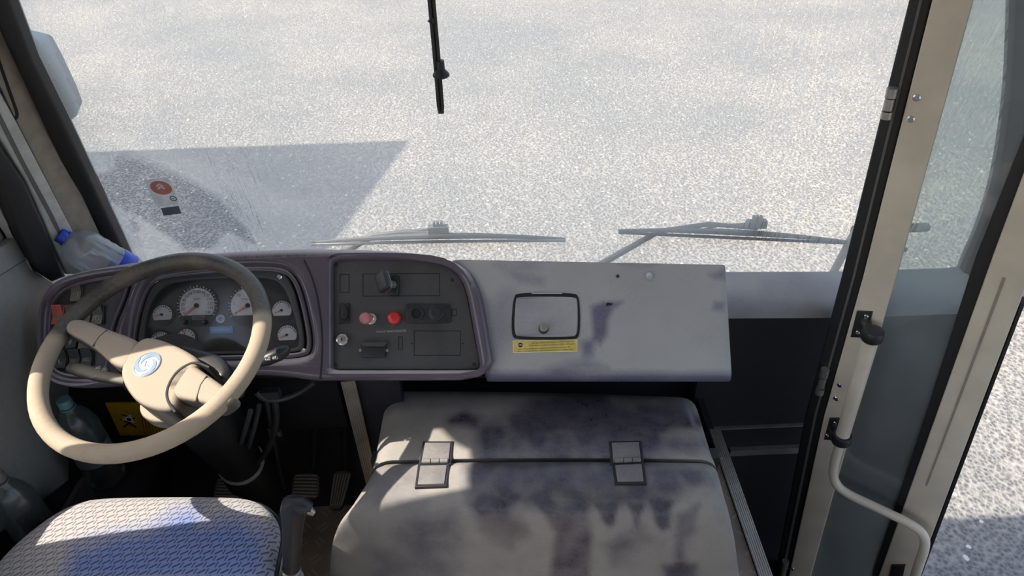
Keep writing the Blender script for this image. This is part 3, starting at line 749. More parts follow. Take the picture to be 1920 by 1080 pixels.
# twin power outlets
p = chaikin(pxs(FF, [(760,572),(765,570),(838,570),(845,573),(846,602),(842,606),(764,606),(760,602)], hc+.004), 1); G().prism(FF, p, hc-.001, hc+.006, .002).build('outlet_plate', 'black', con)
a, b = FF.px(782, 588, hc); G().prism(FF, circ(a, b, .0175, 28), hc, hc+.010, .002, [circ(a, b, .0115, 28)]).build('power_socket', 'black', con); G().prism(FF, circ(a, b, .0115, 24), hc, hc+.0066).build('socket_well', 'line', con)
a, b = FF.px(818, 587, hc); G().lathe(FF.w(a, b, hc), FF.n, [(.0185, 0), (.0185, .009), (.016, .011), (.0125, .011), (.0125, .014), (.010, .015), (.007, .0145)], 28).build('socket_cap', 'black', con)
G().box(FF.w(a, b-.019, hc+.009), (.007, .008, .004), FF.mat().to_3x3()).build('cap_tab', 'black', con, False)
for x, y in ((766,577),(766,600),(838,576),(838,600)): screw(FF, x, y, hc+.006, .002, con, 'line', False)
# small flip bracket
p = pxs(FF, [(677,645),(722,644),(722,670),(679,671)], hc+.008); G().prism(FF, p, hc-.001, hc+.010, .002).build('bracket_body', 'black', con)
p = pxs(FF, [(675,642),(726,641),(724,646),(720,650),(682,650),(678,647)], hc+.014); G().prism(FF, p, hc+.004, hc+.016, .002).build('bracket_flap', 'panel', con)
for x, y in ((676,657),(725,657)): screw(FF, x, y, hc, .004, con, 'steel', False)

# yellow notice under the compartment lid
nt = thing('notice_sticker', 'yellow rectangular notice sticker with black print below the compartment lid', 'sticker', FF.wpx(1021, 650, HB))
p = pxs(FF, [(961,638),(1083,636),(1083,660),(961,662)], HB); G().prism(FF, p, HB-.001, HB+.001).build('backing', 'yellow', nt, False)
pi = ccw(p); G().prism(FF, inset(pi, .0012), HB, HB+.0013, 0, [inset(pi, .0018)]).build('border', 'pearl', nt, False)
g = G(); a0_, b0_ = FF.px(1021, 649, HB); W_ = FF.px(1083, 649, HB)[0]-FF.px(961, 649, HB)[0]; a_, bb_ = FF.px(961, 661, HB), FF.px(961, 638, HB); Hh = bb_[1]-a_[1]
ty = lambda t: b0_ + Hh*(.5-t)
put_text(g, FF, '• Under faulty condition abs warning lamp will be permanently ON', a0_-W_*.02, ty(.67), HB+.0014, Hh*.125, W_*.82)
put_text(g, FF, '• After completing the trip contact the nearest service centre for repair', a0_-W_*.0, ty(.85), HB+.0014, Hh*.125, W_*.88)
put_text(g, FF, arabic('سوف تعمل لمبة التحذير بشكل دائم في حالة وجود عطل'), a0_+W_*.13, ty(.22), HB+.0014, Hh*.16, W_*.66)
put_text(g, FF, arabic('اتصل باقرب مركز خدمة لتصليح العطل بعد انتهاء الرحلة'), a0_+W_*.11, ty(.43), HB+.0014, Hh*.16, W_*.70)
g.build('print', 'line', nt, False)
a = a0_-W_*.37; b = ty(.32); G().prism(FF, circ(a, b, Hh*.19, 20, ry=Hh*.19), HB, HB+.0014).build('symbol', 'line', nt, False)
g = G(); put_text(g, FF, 'ABS', a, b, HB+.0016, Hh*.13); g.build('symbol_letters', 'white', nt, False)

# phone holder clipped to the console
ph = thing('phone_holder', 'small black magnetic phone holder on a ball joint above the console switches', 'phone holder', FF.wpx(735, 540, hc))
p = chaikin(pxs(FF, [(733,515),(745,514),(749,520),(748,553),(742,555),(730,554),(727,548),(730,520)], hc+.006), 1); G().prism(FF, p, hc, hc+.012, .003).build('clip_base', 'black', ph)
O = FF.wpx(738, 534, hc+.012); hn = (FF.n*.8 - FF.u*.55 + FF.v*.1).normalized()
head = Frame(FF.wpx(719, 528, hc+.045), FF.u*.88+FF.v*.25, hn)
g = G().tube([O, O.lerp(head.O, .6), head.O], [.009, .008, .010], 12); g.build('ball_joint', 'steel', ph)
S = rrect(-.017, -.024, .017, .024, .007)
hd = G().prism(head, S, -.004, .008, .003).build('holder_plate', 'black', ph)
G().prism(head, S, -.006, .003, .002, [inset(ccw(S), .0035)]).build('holder_rim', 'steel', hd)
G().prism(head, inset(ccw(S), .004), .006, .0095, .001).build('holder_pad', 'panel', hd)

# ------------------------------------------------------------------ engine cover
ec = thing('engine_cover', 'large dusty purple grey engine cover with two hinges and wiped hand marks', 'engine cover', (.03, 1.0, .28))
ST1 = [((724,736),(1306,743),.585),((720,737),(1310,744),.615),((715,748),(1315,755),.642),((705,800),(1331,806),.650),((692,858),(1348,853),.650),((690,866),(1350,861),.640)]
ST2 = [((690,872),(1352,866),.638),((686,879),(1354,873),.650),((668,908),(1363,905),.650),((650,935),(1372,935),.640),((630,962),(1379,965),.617),((618,990),(1385,997),.575),((612,1030),(1391,1045),.50),((612,1080),(1398,1090),.42),((620,1160),(1404,1170),.32)]
CLR = [([(895,800),(960,772),(1010,755),(1070,742),(1125,748),(1150,785),(1200,792),(1290,772),(1312,790),(1250,815),(1335,832),(1300,846),(1200,862),(897,866)],18,.66),
       ([(1000,752),(1080,738),(1290,748),(1310,790),(1200,800),(1100,792),(1010,800),(960,785)],14,.5),([(835,785),(870,772),(905,782),(890,800),(845,795)],8,.7),([(1030,770),(1060,768),(1050,792),(1000,795)],8,.5),([(1150,770),(1230,765),(1240,800),(1160,810)],12,.4),
       ([(870,870),(1200,868),(1320,878),(1310,900),(1262,940),(1240,950),(900,952),(878,940)],16,.66),
       ([(1010,945),(1095,945),(1110,1000),(1105,1090),(1030,1090),(1042,1000)],8,.62),([(1118,945),(1158,945),(1152,985),(1140,990),(1128,975)],5,.6),([(1178,945),(1207,945),(1195,990),(1188,980)],4,.6),
       ([(1220,940),(1260,940),(1256,990),(1240,997),(1228,980)],5,.62),([(1270,965),(1312,945),(1302,1000),(1282,1030),(1288,1090),(1262,1090)],9,.5),
       ([(880,945),(955,945),(990,1000),(960,1025),(900,990)],16,.5),([(770,955),(850,960),(865,1010),(800,1040),(745,1000)],22,.42),([(1130,1025),(1200,985),(1220,1010),(1150,1055)],14,.42),
       ([(700,1030),(860,1040),(840,1090),(700,1090)],24,.35),([(700,868),(790,872),(800,930),(740,960),(670,940)],18,.25),([(1240,1060),(1310,1055),(1305,1090),(1250,1090)],6,.6),
       ([(1280,885),(1345,890),(1340,912),(1290,908)],8,.35),([(1270,775),(1318,785),(1312,805),(1280,800)],5,.4)]
def coverdust(p):
    x, y = proj(p); d = .88
    for P, ww, am in CLR:
        if min(q[0] for q in P)-60 < x < max(q[0] for q in P)+60 and min(q[1] for q in P)-60 < y < max(q[1] for q in P)+60: d -= am*1.15*soft(x, y, P, ww)*(.9+.45*noise.noise(V((x*.03, y*.03, 3))))
    return max(d, .16)
def cover_piece(name, st, zb, sub=6, NXc=110, r=.055):
    Pl = [onz(*a, z) for a, b, z in st]; Pr = [onz(*b, z) for a, b, z in st]
    def cr(P, i, t):
        p0, p1, p2, p3 = P[max(0, i-1)], P[i], P[i+1], P[min(len(P)-1, i+2)]
        return .5*((2*p1)+(p2-p0)*t+(2*p0-5*p1+4*p2-p3)*t*t+(3*p1-p0-3*p2+p3)*t**3)
    rows = []
    for i in range(len(st)-1):
        for k in range(sub): rows.append((cr(Pl, i, k/sub), cr(Pr, i, k/sub)))
    rows.append((Pl[-1], Pr[-1])); rings = []
    for L, Rr in rows:
        ring = [V((L.x-.03, L.y+.01, zb)), V((L.x-.02, L.y, max(zb+.01, L.z-.25))), V((L.x-.004, L.y, max(zb+.02, L.z-r*1.6)))]
        for k in range(7): a = math.pi/2*k/6; ring.append(V((L.x+r*(1-math.cos(a)), L.y, L.z-r+r*math.sin(a))))
        for k in range(1, NXc):
            s = k/NXc; q = V((L.x+r, L.y, L.z)).lerp(V((Rr.x-r, Rr.y, Rr.z)), s); q.z += .006*math.sin(math.pi*s); ring.append(q)
        for k in range(7): a = math.pi/2*k/6; ring.append(V((Rr.x-r*(1-math.sin(a)), Rr.y, Rr.z-r+r*math.cos(a))))
        ring += [V((Rr.x+.004, Rr.y, max(zb+.02, Rr.z-r*1.6))), V((Rr.x+.02, Rr.y, max(zb+.01, Rr.z-.25))), V((Rr.x+.03, Rr.y+.01, zb))]
        rings.append(ring)
    o = G().loft(rings).build(name, 'cover', ec); fattr(o, 'dust', coverdust); return o
fixn(cover_piece('front_cover', ST1, .285)); lidc = fixn(cover_piece('rear_lid', ST2, .285))
g = G(); a, b = onz(700, 868, .60), onz(1345, 863, .60); g.box((a+b)/2, (abs(b.x-a.x), .03, .05), Matrix.Rotation(math.atan2(b.y-a.y, b.x-a.x), 3, 'Z')); g.build('seam_gasket', 'rubber', ec, False)
CF = Frame((0, 1.0, .655), (1, 0, 0), (0, 0, 1))
def hinge(up, lo, m):
    p = pxs(CF, up, .004); q = pxs(CF, lo, .004)
    h = G().prism(CF, p, -.004, .005, .0015).build('hinge', m, ec)
    G().prism(CF, q, -.004, .005, .0015).build('hinge_leaf', m, h)
    for P, c_ in ((p, 0), (q, 1)):
        P = ccw(P); G().prism(CF, inset(P, -.006), -.006, .0025, .001, [inset(P, -.0005)]).build('hinge_recess', 'darkpanel', h)
    A = CF.w(*pxs(CF, [up[3]], 0)[0], .004); B = CF.w(*pxs(CF, [up[2]], 0)[0], .004); A = A.lerp(B, .04)
    for k in range(3): G().tube([A.lerp(B, k/3+.01), A.lerp(B, k/3+.31)], .006, 10).build('hinge_knuckle', m, h)
hinge([(797,830),(845,830),(841,866),(790,867)], [(788,873),(838,872),(833,907),(783,908)], 'cover')
hinge([(1147,830),(1198,829),(1202,864),(1150,866)], [(1153,872),(1203,870),(1207,902),(1158,903)], 'cover')
for o in bpy.data.objects:
    if o.name.startswith('hinge') and o.type == 'MESH' and o.data.materials[0] == MT['cover']: fattr(o, 'dust', lambda q: .55)

# ribbed aluminium edge strips
def ribstrip(name, A, B, wd, wdir, nd, n=6):
    g = G(); A, B, wdir, nd = V(A), V(B), V(wdir).normalized(), V(nd).normalized()
    t = (B-A).normalized(); R = Matrix((wdir, t, nd)).transposed(); L = (B-A).length
    g.box((A+B)/2, (wd, L, .004), R)
    for k in range(n): g.box((A+B)/2+wdir*wd*(-.42+.84*k/(n-1))+nd*.003, (wd*.07, L, .003), R)
    return g.build(name, 'alu', None, False)
s1 = struct(ribstrip('trim_6', (.598, 1.44, .288), (.598, .35, .288), .034, (1, 0, 0), (0, 0, 1)), 'ribbed aluminium edging along the entrance step')
for x, y in ((1384,995),(1352,858)): 
    q = onz(x+15, y, .292); G().lathe(V((.588, q.y, .291)), (0, 0, 1), [(.004, 0), (.004, .002), (.002, .003)], 8).build('screw', 'steel', s1)
P = onz(655, 725, .72); s2 = struct(ribstrip('trim_7', P+V((0, 0, .02)), (P.x, P.y, .28), .034, (1, .1, 0), (0, -1, .1)), 'ribbed aluminium upright edging left of the engine cover')
G().box((P.x+.05, P.y+.03, .52), (.14, .03, .46)).build('upright_panel', 'darkpanel', s2, False)

# ------------------------------------------------------------------ steering wheel
az, el = math.radians(-18.7), math.radians(72.55)
SWn = V((math.sin(az)*math.cos(el), -math.cos(az)*math.cos(el), math.sin(el)))
SW = Frame((-.747, 1.103, .986), (1, 0, 0), SWn)
wh = thing('steering_wheel', 'large dusty two spoke steering wheel with round emblem on the hub', 'steering wheel', SW.O-SWn*.05)
Rr_, tr_ = .232, .0185
ring = [SW.w(Rr_*math.cos(2*math.pi*k/72), Rr_*math.sin(2*math.pi*k/72)) for k in range(72)]
rim = G(); 
vs = []; fs = []
for i in range(72):
    a = 2*math.pi*i/72
    for k in range(16):
        b = 2*math.pi*k/16; rr = Rr_+tr_*math.cos(b); vs.append(SW.w(rr*math.cos(a), rr*math.sin(a), tr_*1.05*math.sin(b)))
for i in range(72):
    for k in range(16): fs.append((i*16+k, ((i+1) % 72)*16+k, ((i+1) % 72)*16+(k+1) % 16, i*16+(k+1) % 16))
rimo = add('rim', vs, fs, 'wheel', wh, 'all')
fattr(rimo, 'dust', lambda q: (.20 if (q-SW.O).dot(SW.v) > .05 else .80) + .12*noise.noise(q*14))  # far arc holds less dust; shade past the sun line put in too
SP1 = [(118,600),(143,598),(162,600),(202,617),(252,634),(262,645),(245,690),(215,690),(173,649),(118,622)]
SP2 = [(350,674),(372,690),(424,727),(445,745),(410,770),(394,758),(312,744),(306,725),(322,695)]
hS = .006
for S_ in (SP1, SP2):
    p = chaikin(pxs(SW, S_, hS), 2)
    s_ = G().prism(SW, p, hS-.030, hS+.006, .012, (), 4).build('spoke', 'hubmat', wh)
G().prism(SW, band(pxs(SW, [(387,704),(375,722),(366,752)], hS+.006), .003), hS-.003, hS+.0075, .001).build('spoke_seam', 'stalk', wh)
G().prism(SW, band(pxs(SW, [(200,618),(185,632),(174,648)], hS+.006), .003), hS-.003, hS+.0075, .001).build('spoke_seam', 'stalk', wh)
HUB = [(230,670),(258,633),(285,628),(335,647),(378,674),(356,700),(334,735),(326,768),(290,768),(252,752),(230,722),(222,698)]
hub = G().prism(SW, chaikin(pxs(SW, HUB, .012), 2), -.060, .012, .013, (), 5).build('hub_pad', 'hubmat', wh)
G().prism(SW, band(chaikin(pxs(SW, [(392,688),(366,677),(345,685),(324,703),(311,730),(313,752),(328,772)], .014), 2, False), .005), -.055, .0135, .001).build('hub_gap', 'line', wh)
a, b = SW.px(276, 683, .013); emblem(SW, a, b, .0285, .0125, wh, 'silverblue', 'ringblue')
G().prism(SW, chaikin(pxs(SW, [(258,765),(262,752),(300,770),(335,786),(290,792),(265,782)], -.055), 2), -.085, -.055, .008).build('hub_underside', 'hubmat', wh)

# ------------------------------------------------------------------ steering column and stalks
clm = thing('steering_column', 'black steering column with rubber boot and two control stalks', 'steering column', onz(505, 925, .0))
B0 = SW.O - SWn*.065; B1 = onz(500, 925, .02); mid = B0.lerp(B1, .45)
A1 = onp(452, 868, B0.lerp(B1, .62), (0, 1, 0))
g = G().tube([B0, B0.lerp(A1, .25), B0.lerp(A1, .6), A1], [.075, .085, .075, .06], 24); g.build('column_shroud', 'black', clm)
g = G().tube([A1-(A1-B0).normalized()*.012, A1, A1+(A1-B0).normalized()*.02], [.060, .066, .060], 24); g.build('collar', 'greyframe', clm)
pts = [A1.lerp(B1, k/16) for k in range(17)]; g = G().tube(pts, [.055+.012*(k % 2)+.02*(k/16) for k in range(17)], 24); g.build('rubber_boot', 'rubber', clm)
p = chaikin(pxs(SW, [(338,650),(385,664),(420,672),(442,700),(428,726),(395,715),(350,700)], -.06), 2); G().prism(SW, p, -.12, -.035, .012).build('switch_housing', 'black', clm)
p = chaikin(pxs(SW, [(215,672),(240,660),(240,720),(222,722),(205,700)], -.075), 2); G().prism(SW, p, -.12, -.055, .008).build('switch_housing', 'black', clm)
def stalk(name, pts, rs, h, m, icons):
    q = [SW.wpx(x, y, h) for x, y in pts]; o = G().tube(q, rs, 14, flat=1.25).build(name, m, clm)
    g = G(); hi = h+max(rs)*1.02
    for kind, x, y in icons:
        a, b = SW.px(x, y, hi)
        if kind == 'lamp': 
            g.prism(SW, band([(a, b+.003), (a, b-.003), (a+.003, b-.003), (a+.005, b), (a+.003, b+.003), (a, b+.003)], .0008), hi-.004, hi)
            for k in (-1, 0, 1): g.prism(SW, band([(a-.002, b+k*.002), (a-.006, b+k*.002-.001)], .0008), hi-.004, hi)
        elif kind == 'ring': g.prism(SW, circ(a, b, .0035, 12), hi-.004, hi, 0, [circ(a, b, .0024, 12)])
        elif kind == 'dot': g.prism(SW, circ(a, b, .0014, 8), hi-.004, hi)
        elif kind == 'wipe': g.prism(SW, band([(a-.005, b-.003), (a-.004, b+.003), (a+.004, b+.003), (a+.005, b-.003), (a-.005, b-.003)], .0008), hi-.004, hi); g.prism(SW, band([(a, b-.003), (a+.002, b+.002)], .0008), hi-.004, hi)
        else: put_text(g, SW, kind, a, b, hi, .005)
    g.build('icons', 'greyprint', o, False); return o
stalk('light_stalk', [(240,714),(205,708),(180,702),(150,694),(134,690),(128,689)], [.011, .0125, .0145, .0145, .011, .004], -.05, 'stalk', [('ring',147,688),('ring',147,694),('ring',157,697),('lamp',184,689),('lamp',196,692),('wipe',180,697),('OFF',176,706)])
stalk('wiper_stalk', [(415,715),(455,697),(488,680),(500,674),(522,664),(536,656),(542,652)], [.007, .0075, .009, .0145, .0155, .012, .006], -.07, 'black', [('wipe',512,661),('lamp',516,670),('dot',523,657),('wipe',502,672)])

# wiring beside the column
wl = thing('wiring_loom', 'dark cables and connectors hanging beside the steering column', 'cable', onp(520, 900, (0, 1.42, 0), (0, 1, 0)))
def cable(pts, r):
    q = chaikin([onp(x, y, (0, d, 0), (0, 1, 0)) for x, y, d in pts], 3, False); G().tube(q, r, 8).build('cable', 'cable', wl)
cable([(590,716,1.30),(560,738,1.30),(520,752,1.28),(492,748,1.26),(480,735,1.26)], .007)
cable([(515,745,1.30),(520,790,1.30),(505,840,1.32),(480,872,1.33),(440,895,1.33)], .009)
cable([(500,750,1.29),(508,800,1.31),(518,850,1.36),(526,890,1.40),(534,915,1.42)], .006)
cable([(470,770,1.18),(462,800,1.20),(452,830,1.22)], .006); cable([(486,760,1.20),(478,800,1.22),(466,838,1.24)], .006)
for x, y, d, sz in ((506,738,1.27,(.05,.02,.025)), (511,808,1.31,(.018,.015,.035)), (524,812,1.31,(.010,.010,.018))): G().box(onp(x, y, (0, d, 0), (0, 1, 0)), sz).build('connector', 'cable' if x < 520 else 'steel', wl, False)

# ------------------------------------------------------------------ pedals
def pedal(quad, z, tilt, label, nr, vert=False):
    c_ = [sum(q[0] for q in quad)/4, sum(q[1] for q in quad)/4]; O = onz(*c_, z)
    fr = Frame(O, (1, 0, 0), (0, -math.sin(tilt), math.cos(tilt)))
    t = thing('pedal', label, 'pedal', V((O.x, O.y+.03, 0)), 'foot pedals')
    p = chaikin(pxs(fr, quad, .0), 2, q=.15); G().prism(fr, p, -.012, .004, .002).build('pad', 'panel', t)
    g = G(); xs = [q[0] for q in pxs(fr, quad)]; ys = [q[1] for q in pxs(fr, quad)]
    A, B = pxs(fr, quad)[0], pxs(fr, quad)[1]; D, Cc = pxs(fr, quad)[3], pxs(fr, quad)[2]
    for k in range(nr):
        s = (k+.7)/(nr+.4)
        if vert: a, b = V(A).lerp(V(B), s), V(D).lerp(V(Cc), s)
        else: a, b = V(A).lerp(V(D), s), V(B).lerp(V(Cc), s)
        a, b = a.lerp(b, .08), b.lerp(a, .08)
        G().prism(fr, band([tuple(a), tuple(b)], .004), .002, .008, .001).build('rib', 'pillar', t)
    e = O - fr.n*.012; G().tube([e, e+V((0, .08, -.01)), V((O.x, 1.655, .30))], .011, 8).build('pedal_arm', 'black', t); return t
pedal([(407,896),(456,897),(452,942),(398,940)], .20, .5, 'ribbed clutch pedal just beyond the seat edge', 7)
pedal([(551,888),(600,888),(598,936),(545,934)], .18, .5, 'ribbed brake pedal behind the black lever grip', 7)
pedal([(626,884),(662,884),(642,955),(617,955)], .12, .35, 'long narrow accelerator pedal with lengthwise ribs beside the engine cover', 6, True)

# ------------------------------------------------------------------ driver seat
seat = thing('driver_seat', 'blue patterned fabric driver seat with black piping', 'seat', (-.80, .72, 0))
OUT = [(0,1062),(30,1030),(62,1002),(108,968),(155,946),(200,939),(300,937),(400,937),(470,939),(502,953),(523,978),(528,1008),(520,1050),(512,1090)]
zE = .63; p = [onz(x, y, zE) for x, y in OUT]; p = [V((q.x, q.y)) for q in p] + [V((-.49, .60)), V((-.50, .44)), V((-.56, .40)), V((-1.02, .40)), V((-1.10, .45)), V((-1.12, .62))]
pp = [V(q) for q in chaikin([tuple(q) for q in p], 2)]; cen = V((-.80, .72)); rings = []
for s, z in ((.90, .47), (.97, .50), (.985, .54), (.985, .60), (1, .622), (.995, .636), (.975, .648), (.94, .656), (.88, .661)): rings.append([V((*(cen+(q-cen)*s), z)) for q in pp])
for k in range(1, 22): s = .88*(1-k/22); rings.append([V((*(cen+(q-cen)*s), .661+.012*(1-(s/.88)**2))) for q in pp])
cu = G().loft(rings).build('cushion', 'fabric', seat, 'all')
me = cu.data; l = wloc(cu); at = me.attributes.new('uvw', 'FLOAT_VECTOR', 'POINT'); at.data.foreach_set('vector', [c for v in me.vertices for c in (v.co+l)])
BLUEP = [(120,1090),(135,1030),(190,1010),(280,995),(330,955),(370,950),(380,985),(440,975),(500,1000),(500,1090)]
fattr(cu, 'dust', lambda q: .95-.85*soft(*proj(q), BLUEP, 28))
G().tube([V((q.x, q.y, .624)) for q in [cen+(q-cen)*1.004 for q in pp]], .0055, 8, True).build('piping', 'black', seat)
fixn(cu)
G().box((-.80, .70, .24), (.40, .42, .46)).build('pedestal', 'black', seat, False)
R3 = Matrix.Rotation(math.radians(12), 3, 'X'); g = G()
BK = Frame((-.80, .36, .62), (1, 0, 0), (0, 1, .2))
g.prism(BK, [(-a, b) for a, b in rrect(-.25, 0, .25, .62, .10, 6)], -.06, .05, .03); bk = g.build('backrest', 'fabric', seat)
l = wloc(bk); at = bk.data.attributes.new('uvw', 'FLOAT_VECTOR', 'POINT'); at.data.foreach_set('vector', [c for v in bk.data.vertices for c in ((v.co+l).x, (v.co+l).z, 0)]); fattr(bk, 'dust', lambda q: .3)

# ------------------------------------------------------------------ lever with black grip
Ga, Gb = onz(546, 1066, .62), onz(550, 958, .765)
lv = thing('brake_lever', 'upright lever with worn black moulded grip between seat and engine cover', 'lever', (Ga.x, Ga.y-.06, 0))
d = (Gb-Ga); top = onz(552, 946, .785)
G().tube([Ga, Ga+d*.15, Ga+d*.5, Ga+d*.8, Gb, top, top+V((.004, .002, .006))], [.0175, .0175, .019, .021, .025, .024, .010], 16, flat=1.05).build('grip', 'black', lv)
hd_ = onz(566, 952, .775); G().tube([Gb+V((0, 0, .012)), hd_+V((.004, 0, .004)), hd_+V((.016, 0, -.004))], [.020, .018, .012], 14).build('grip_nose', 'black', lv)
G().tube([hd_+V((.012, -.004, -.002)), hd_+V((.022, -.006, -.012))], [.010, .006], 10).build('release_button', 'steel', lv)
G().tube([V((Ga.x, Ga.y-.06, 0)), V((Ga.x, Ga.y-.02, .50)), Ga], .010, 10).build('rod', 'steel', lv)
dn = d.normalized(); G().lathe(Ga-dn*.012, dn, [(.020, 0), (.020, .008), (.014, .012)], 14).build('lock_nut', 'steel', lv)
G().lathe(Ga-dn*.03, dn, [(.026, 0), (.026, .006)], 16).build('washer', 'steel', lv)
G().lathe((Ga.x, Ga.y-.06, 0), (0, 0, 1), [(.05, 0), (.045, .03), (.025, .08), (.014, .12)], 16).build('boot', 'rubber', lv)

# ------------------------------------------------------------------ bottles
def bottle(name, label, O, ax, H, r, body, capm, group=None, labelm=None):
    t = thing(name, label, 'bottle', O, group); ax = V(ax).normalized()
    prof = [(r*.75, 0), (r*.95, .006), (r, .015)]
    n = 10
    for k in range(n): h = .02+(H*.62-.02)*k/n; prof += [(r*(.97 if k % 2 else 1), h)]
    prof += [(r, H*.64), (r*.97, H*.70), (r*.82, H*.78), (r*.55, H*.86), (r*.33, H*.90), (r*.31, H*.93)]
    G().lathe(O, ax, prof, 28).build('body', body, t)
    G().lathe(V(O)+ax*H*.925, ax, [(r*.36, 0), (r*.36, H*.06), (r*.33, H*.07)], 20).build('cap', capm, t)
    G().lathe(V(O)+ax*H*.90, ax, [(r*.40, 0), (r*.40, H*.012)], 20).build('neck_ring', capm, t)
    if labelm: G().lathe(V(O)+ax*H*.30, ax, [(r*1.01, 0), (r*1.012, .001), (r*1.012, H*.2), (r*1.01, H*.201)], 28).build('wrap_label', labelm, t)
    return t
cp = onp(116, 443, (0, 1.46, 0), (0, 1, 0)); be = onp(250, 520, (0, 1.49, 0), (0, 1, 0)); ax = (cp-be).normalized(); Hb = (cp-be).length*1.05
bt = bottle('water_bottle', 'clear plastic water bottle with blue cap lying on top of the dashboard', be, ax, Hb, .050, 'pet', 'cap')
G().lathe(be+ax*.02, ax, [(.0505, 0), (.051, .001), (.051, .035), (.0505, .036)], 28).build('wrap_label', 'cap', bt)
bb = onp(118, 748, (0, 1.20, 0), (0, 1, 0)); Hb = .29
led = struct(G().box((-1.085, 1.21, bb.z-Hb-.03), (.17, .26, .06)).build('wall_left_ledge', 'darkpanel', None, False), 'black ledge below the dashboard beside the driver')
bottle('water_bottle', 'dim clear water bottle with teal cap standing under the dashboard behind the wheel', (bb.x, bb.y, bb.z-Hb), (0, 0, 1), Hb, .045, 'petdark', 'tealcap', labelm='cardgrey')
b3 = onp(30, 885, (0, .98, 0), (0, 1, 0))
struct(G().box((XL+.06, .95, b3.z-.31), (.12, .30, .02)).box((XL+.125, .95, b3.z-.24), (.012, .30, .14)).build('wall_left_pocket', 'darkpanel', None, False), 'black door pocket beside the driver seat')
bottle('water_bottle', 'dim empty bottle standing in the black pocket beside the seat', (XL+.064, b3.y, b3.z-.299), (0, 0, 1), .30, .043, 'petdark', 'wallgrey')

# yellow caution sign below the binnacle
SG = Frame((0, 1.36, 0), (1, 0, 0), (0, -1, 0))
sg = thing('caution_sign', 'amber caution sign with crossed tools in a triangle on the kick panel', 'sign', SG.wpx(255, 790))
p = pxs(SG, [(198,756),(315,754),(345,815),(226,816)]); G().prism(SG, p, -.004, .002, .0005).build('plate', 'orange', sg, False)
g = G(); 
for pts in ([(228,776),(254,784)], [(232,800),(246,790),(252,786)], [(226,785),(240,790),(256,800)]): g.prism(SG, band(pxs(SG, pts), .004), .0, .0028)
for k in range(9): g.prism(SG, band(pxs(SG, [(262+k*4, 758),(272+k*6, 812)]), .0012), .0, .0026)
g.build('symbol', 'line', sg, False)
t3 = pxs(SG, [(225,784),(252,790),(243,775)]); G().prism(SG, pxs(SG, [(229,786),(254,792),(245,775)]), .0, .003).build('triangle', 'pearl', sg, False)
a, b = SG.px(243, 785); G().prism(SG, circ(a, b, .006, 12), .0, .0036).build('dot', 'line', sg, False)

# ------------------------------------------------------------------ entrance door leaf, handrail
e_ = math.radians(35); DL = Frame((.90, 1.412, .83), (math.cos(e_), -math.sin(e_), 0), (-math.sin(e_), -math.cos(e_), 0))
def dpx(pts, h=0): return pxs(DL, pts, h)
dr = bpy.data.objects.new('door_1', None); C.objects.link(dr); dr.location = DL.w(.15, -1.28, 0); struct(dr, 'folded cream framed glazed entrance door leaf')
def dstrip(name, pts, h0, h1, m, bev=.003): return G().prism(DL, dpx(pts, h1), h0, h1, bev).build(name, m, dr)
ls = dstrip('stile', [(1774,-100),(1748,0),(1618,520),(1545,780),(1479,1080),(1462,1160),(1502,1160),(1520,1080),(1600,790),(1680,520),(1824,0),(1852,-100)], -.03, .012, 'beige')
rs_ = dstrip('stile', [(2040,0),(1862,480),(1755,780),(1648,1080),(1620,1160),(1690,1160),(1719,1080),(1832,780),(1912,569),(2115,0)], -.03, .012, 'beige')
dstrip('stile_groove', [(1880,520),(1776,800),(1735,910),(1738,912),(1780,802),(1886,522)], .010, .0135, 'pillar', 0)
dstrip('edge_seal', [(1913,572),(1833,783),(1720,1083),(1692,1160),(1699,1160),(1727,1083),(1840,783),(1921,572)], -.03, .008, 'rubber', .002)
dstrip('glass', [(1852,-100),(1824,0),(1680,520),(1600,790),(1520,1080),(1502,1160),(1620,1160),(1648,1080),(1755,780),(1862,480),(2040,0),(2075,-100)], -.004, .0, 'doorglass', 0)
dstrip('gasket', [(2020,0),(1830,480),(1738,770),(1635,1080),(1652,1080),(1757,780),(1864,480),(2042,0)], -.012, .006, 'rubber', .003)
dstrip('hinge_seal', [(1725,-100),(1704,0),(1577,520),(1509,780),(1452,1080),(1436,1160),(1462,1160),(1479,1080),(1545,780),(1618,520),(1748,0),(1774,-100)], -.07, .0, 'rubber', .006)
dstrip('hinge_rail', [(1744,-100),(1724,0),(1598,520),(1526,780),(1464,1080),(1469,1080),(1531,780),(1603,520),(1730,0),(1750,-100)], -.01, .004, 'wallgrey', .001)
for y, xx, y2, x2 in ((165,1674,222,1661),(692,1548,738,1536),(1052,1473,1092,1465)):
    A, B = DL.wpx(xx, y, .012), DL.wpx(x2, y2, .012); g = G().tube([A, A.lerp(B, .3)], .012, 12).tube([A.lerp(B, .34), A.lerp(B, .72)], .010, 12).tube([A.lerp(B, .76), B], .012, 12); g.build('hinge', 'steel', dr)
for x, y in ((1719,183),(1708,223),(1575,722),(1568,747),(1486,1066)): screw(DL, x, y, .012, .008, dr, 'chrome', False)
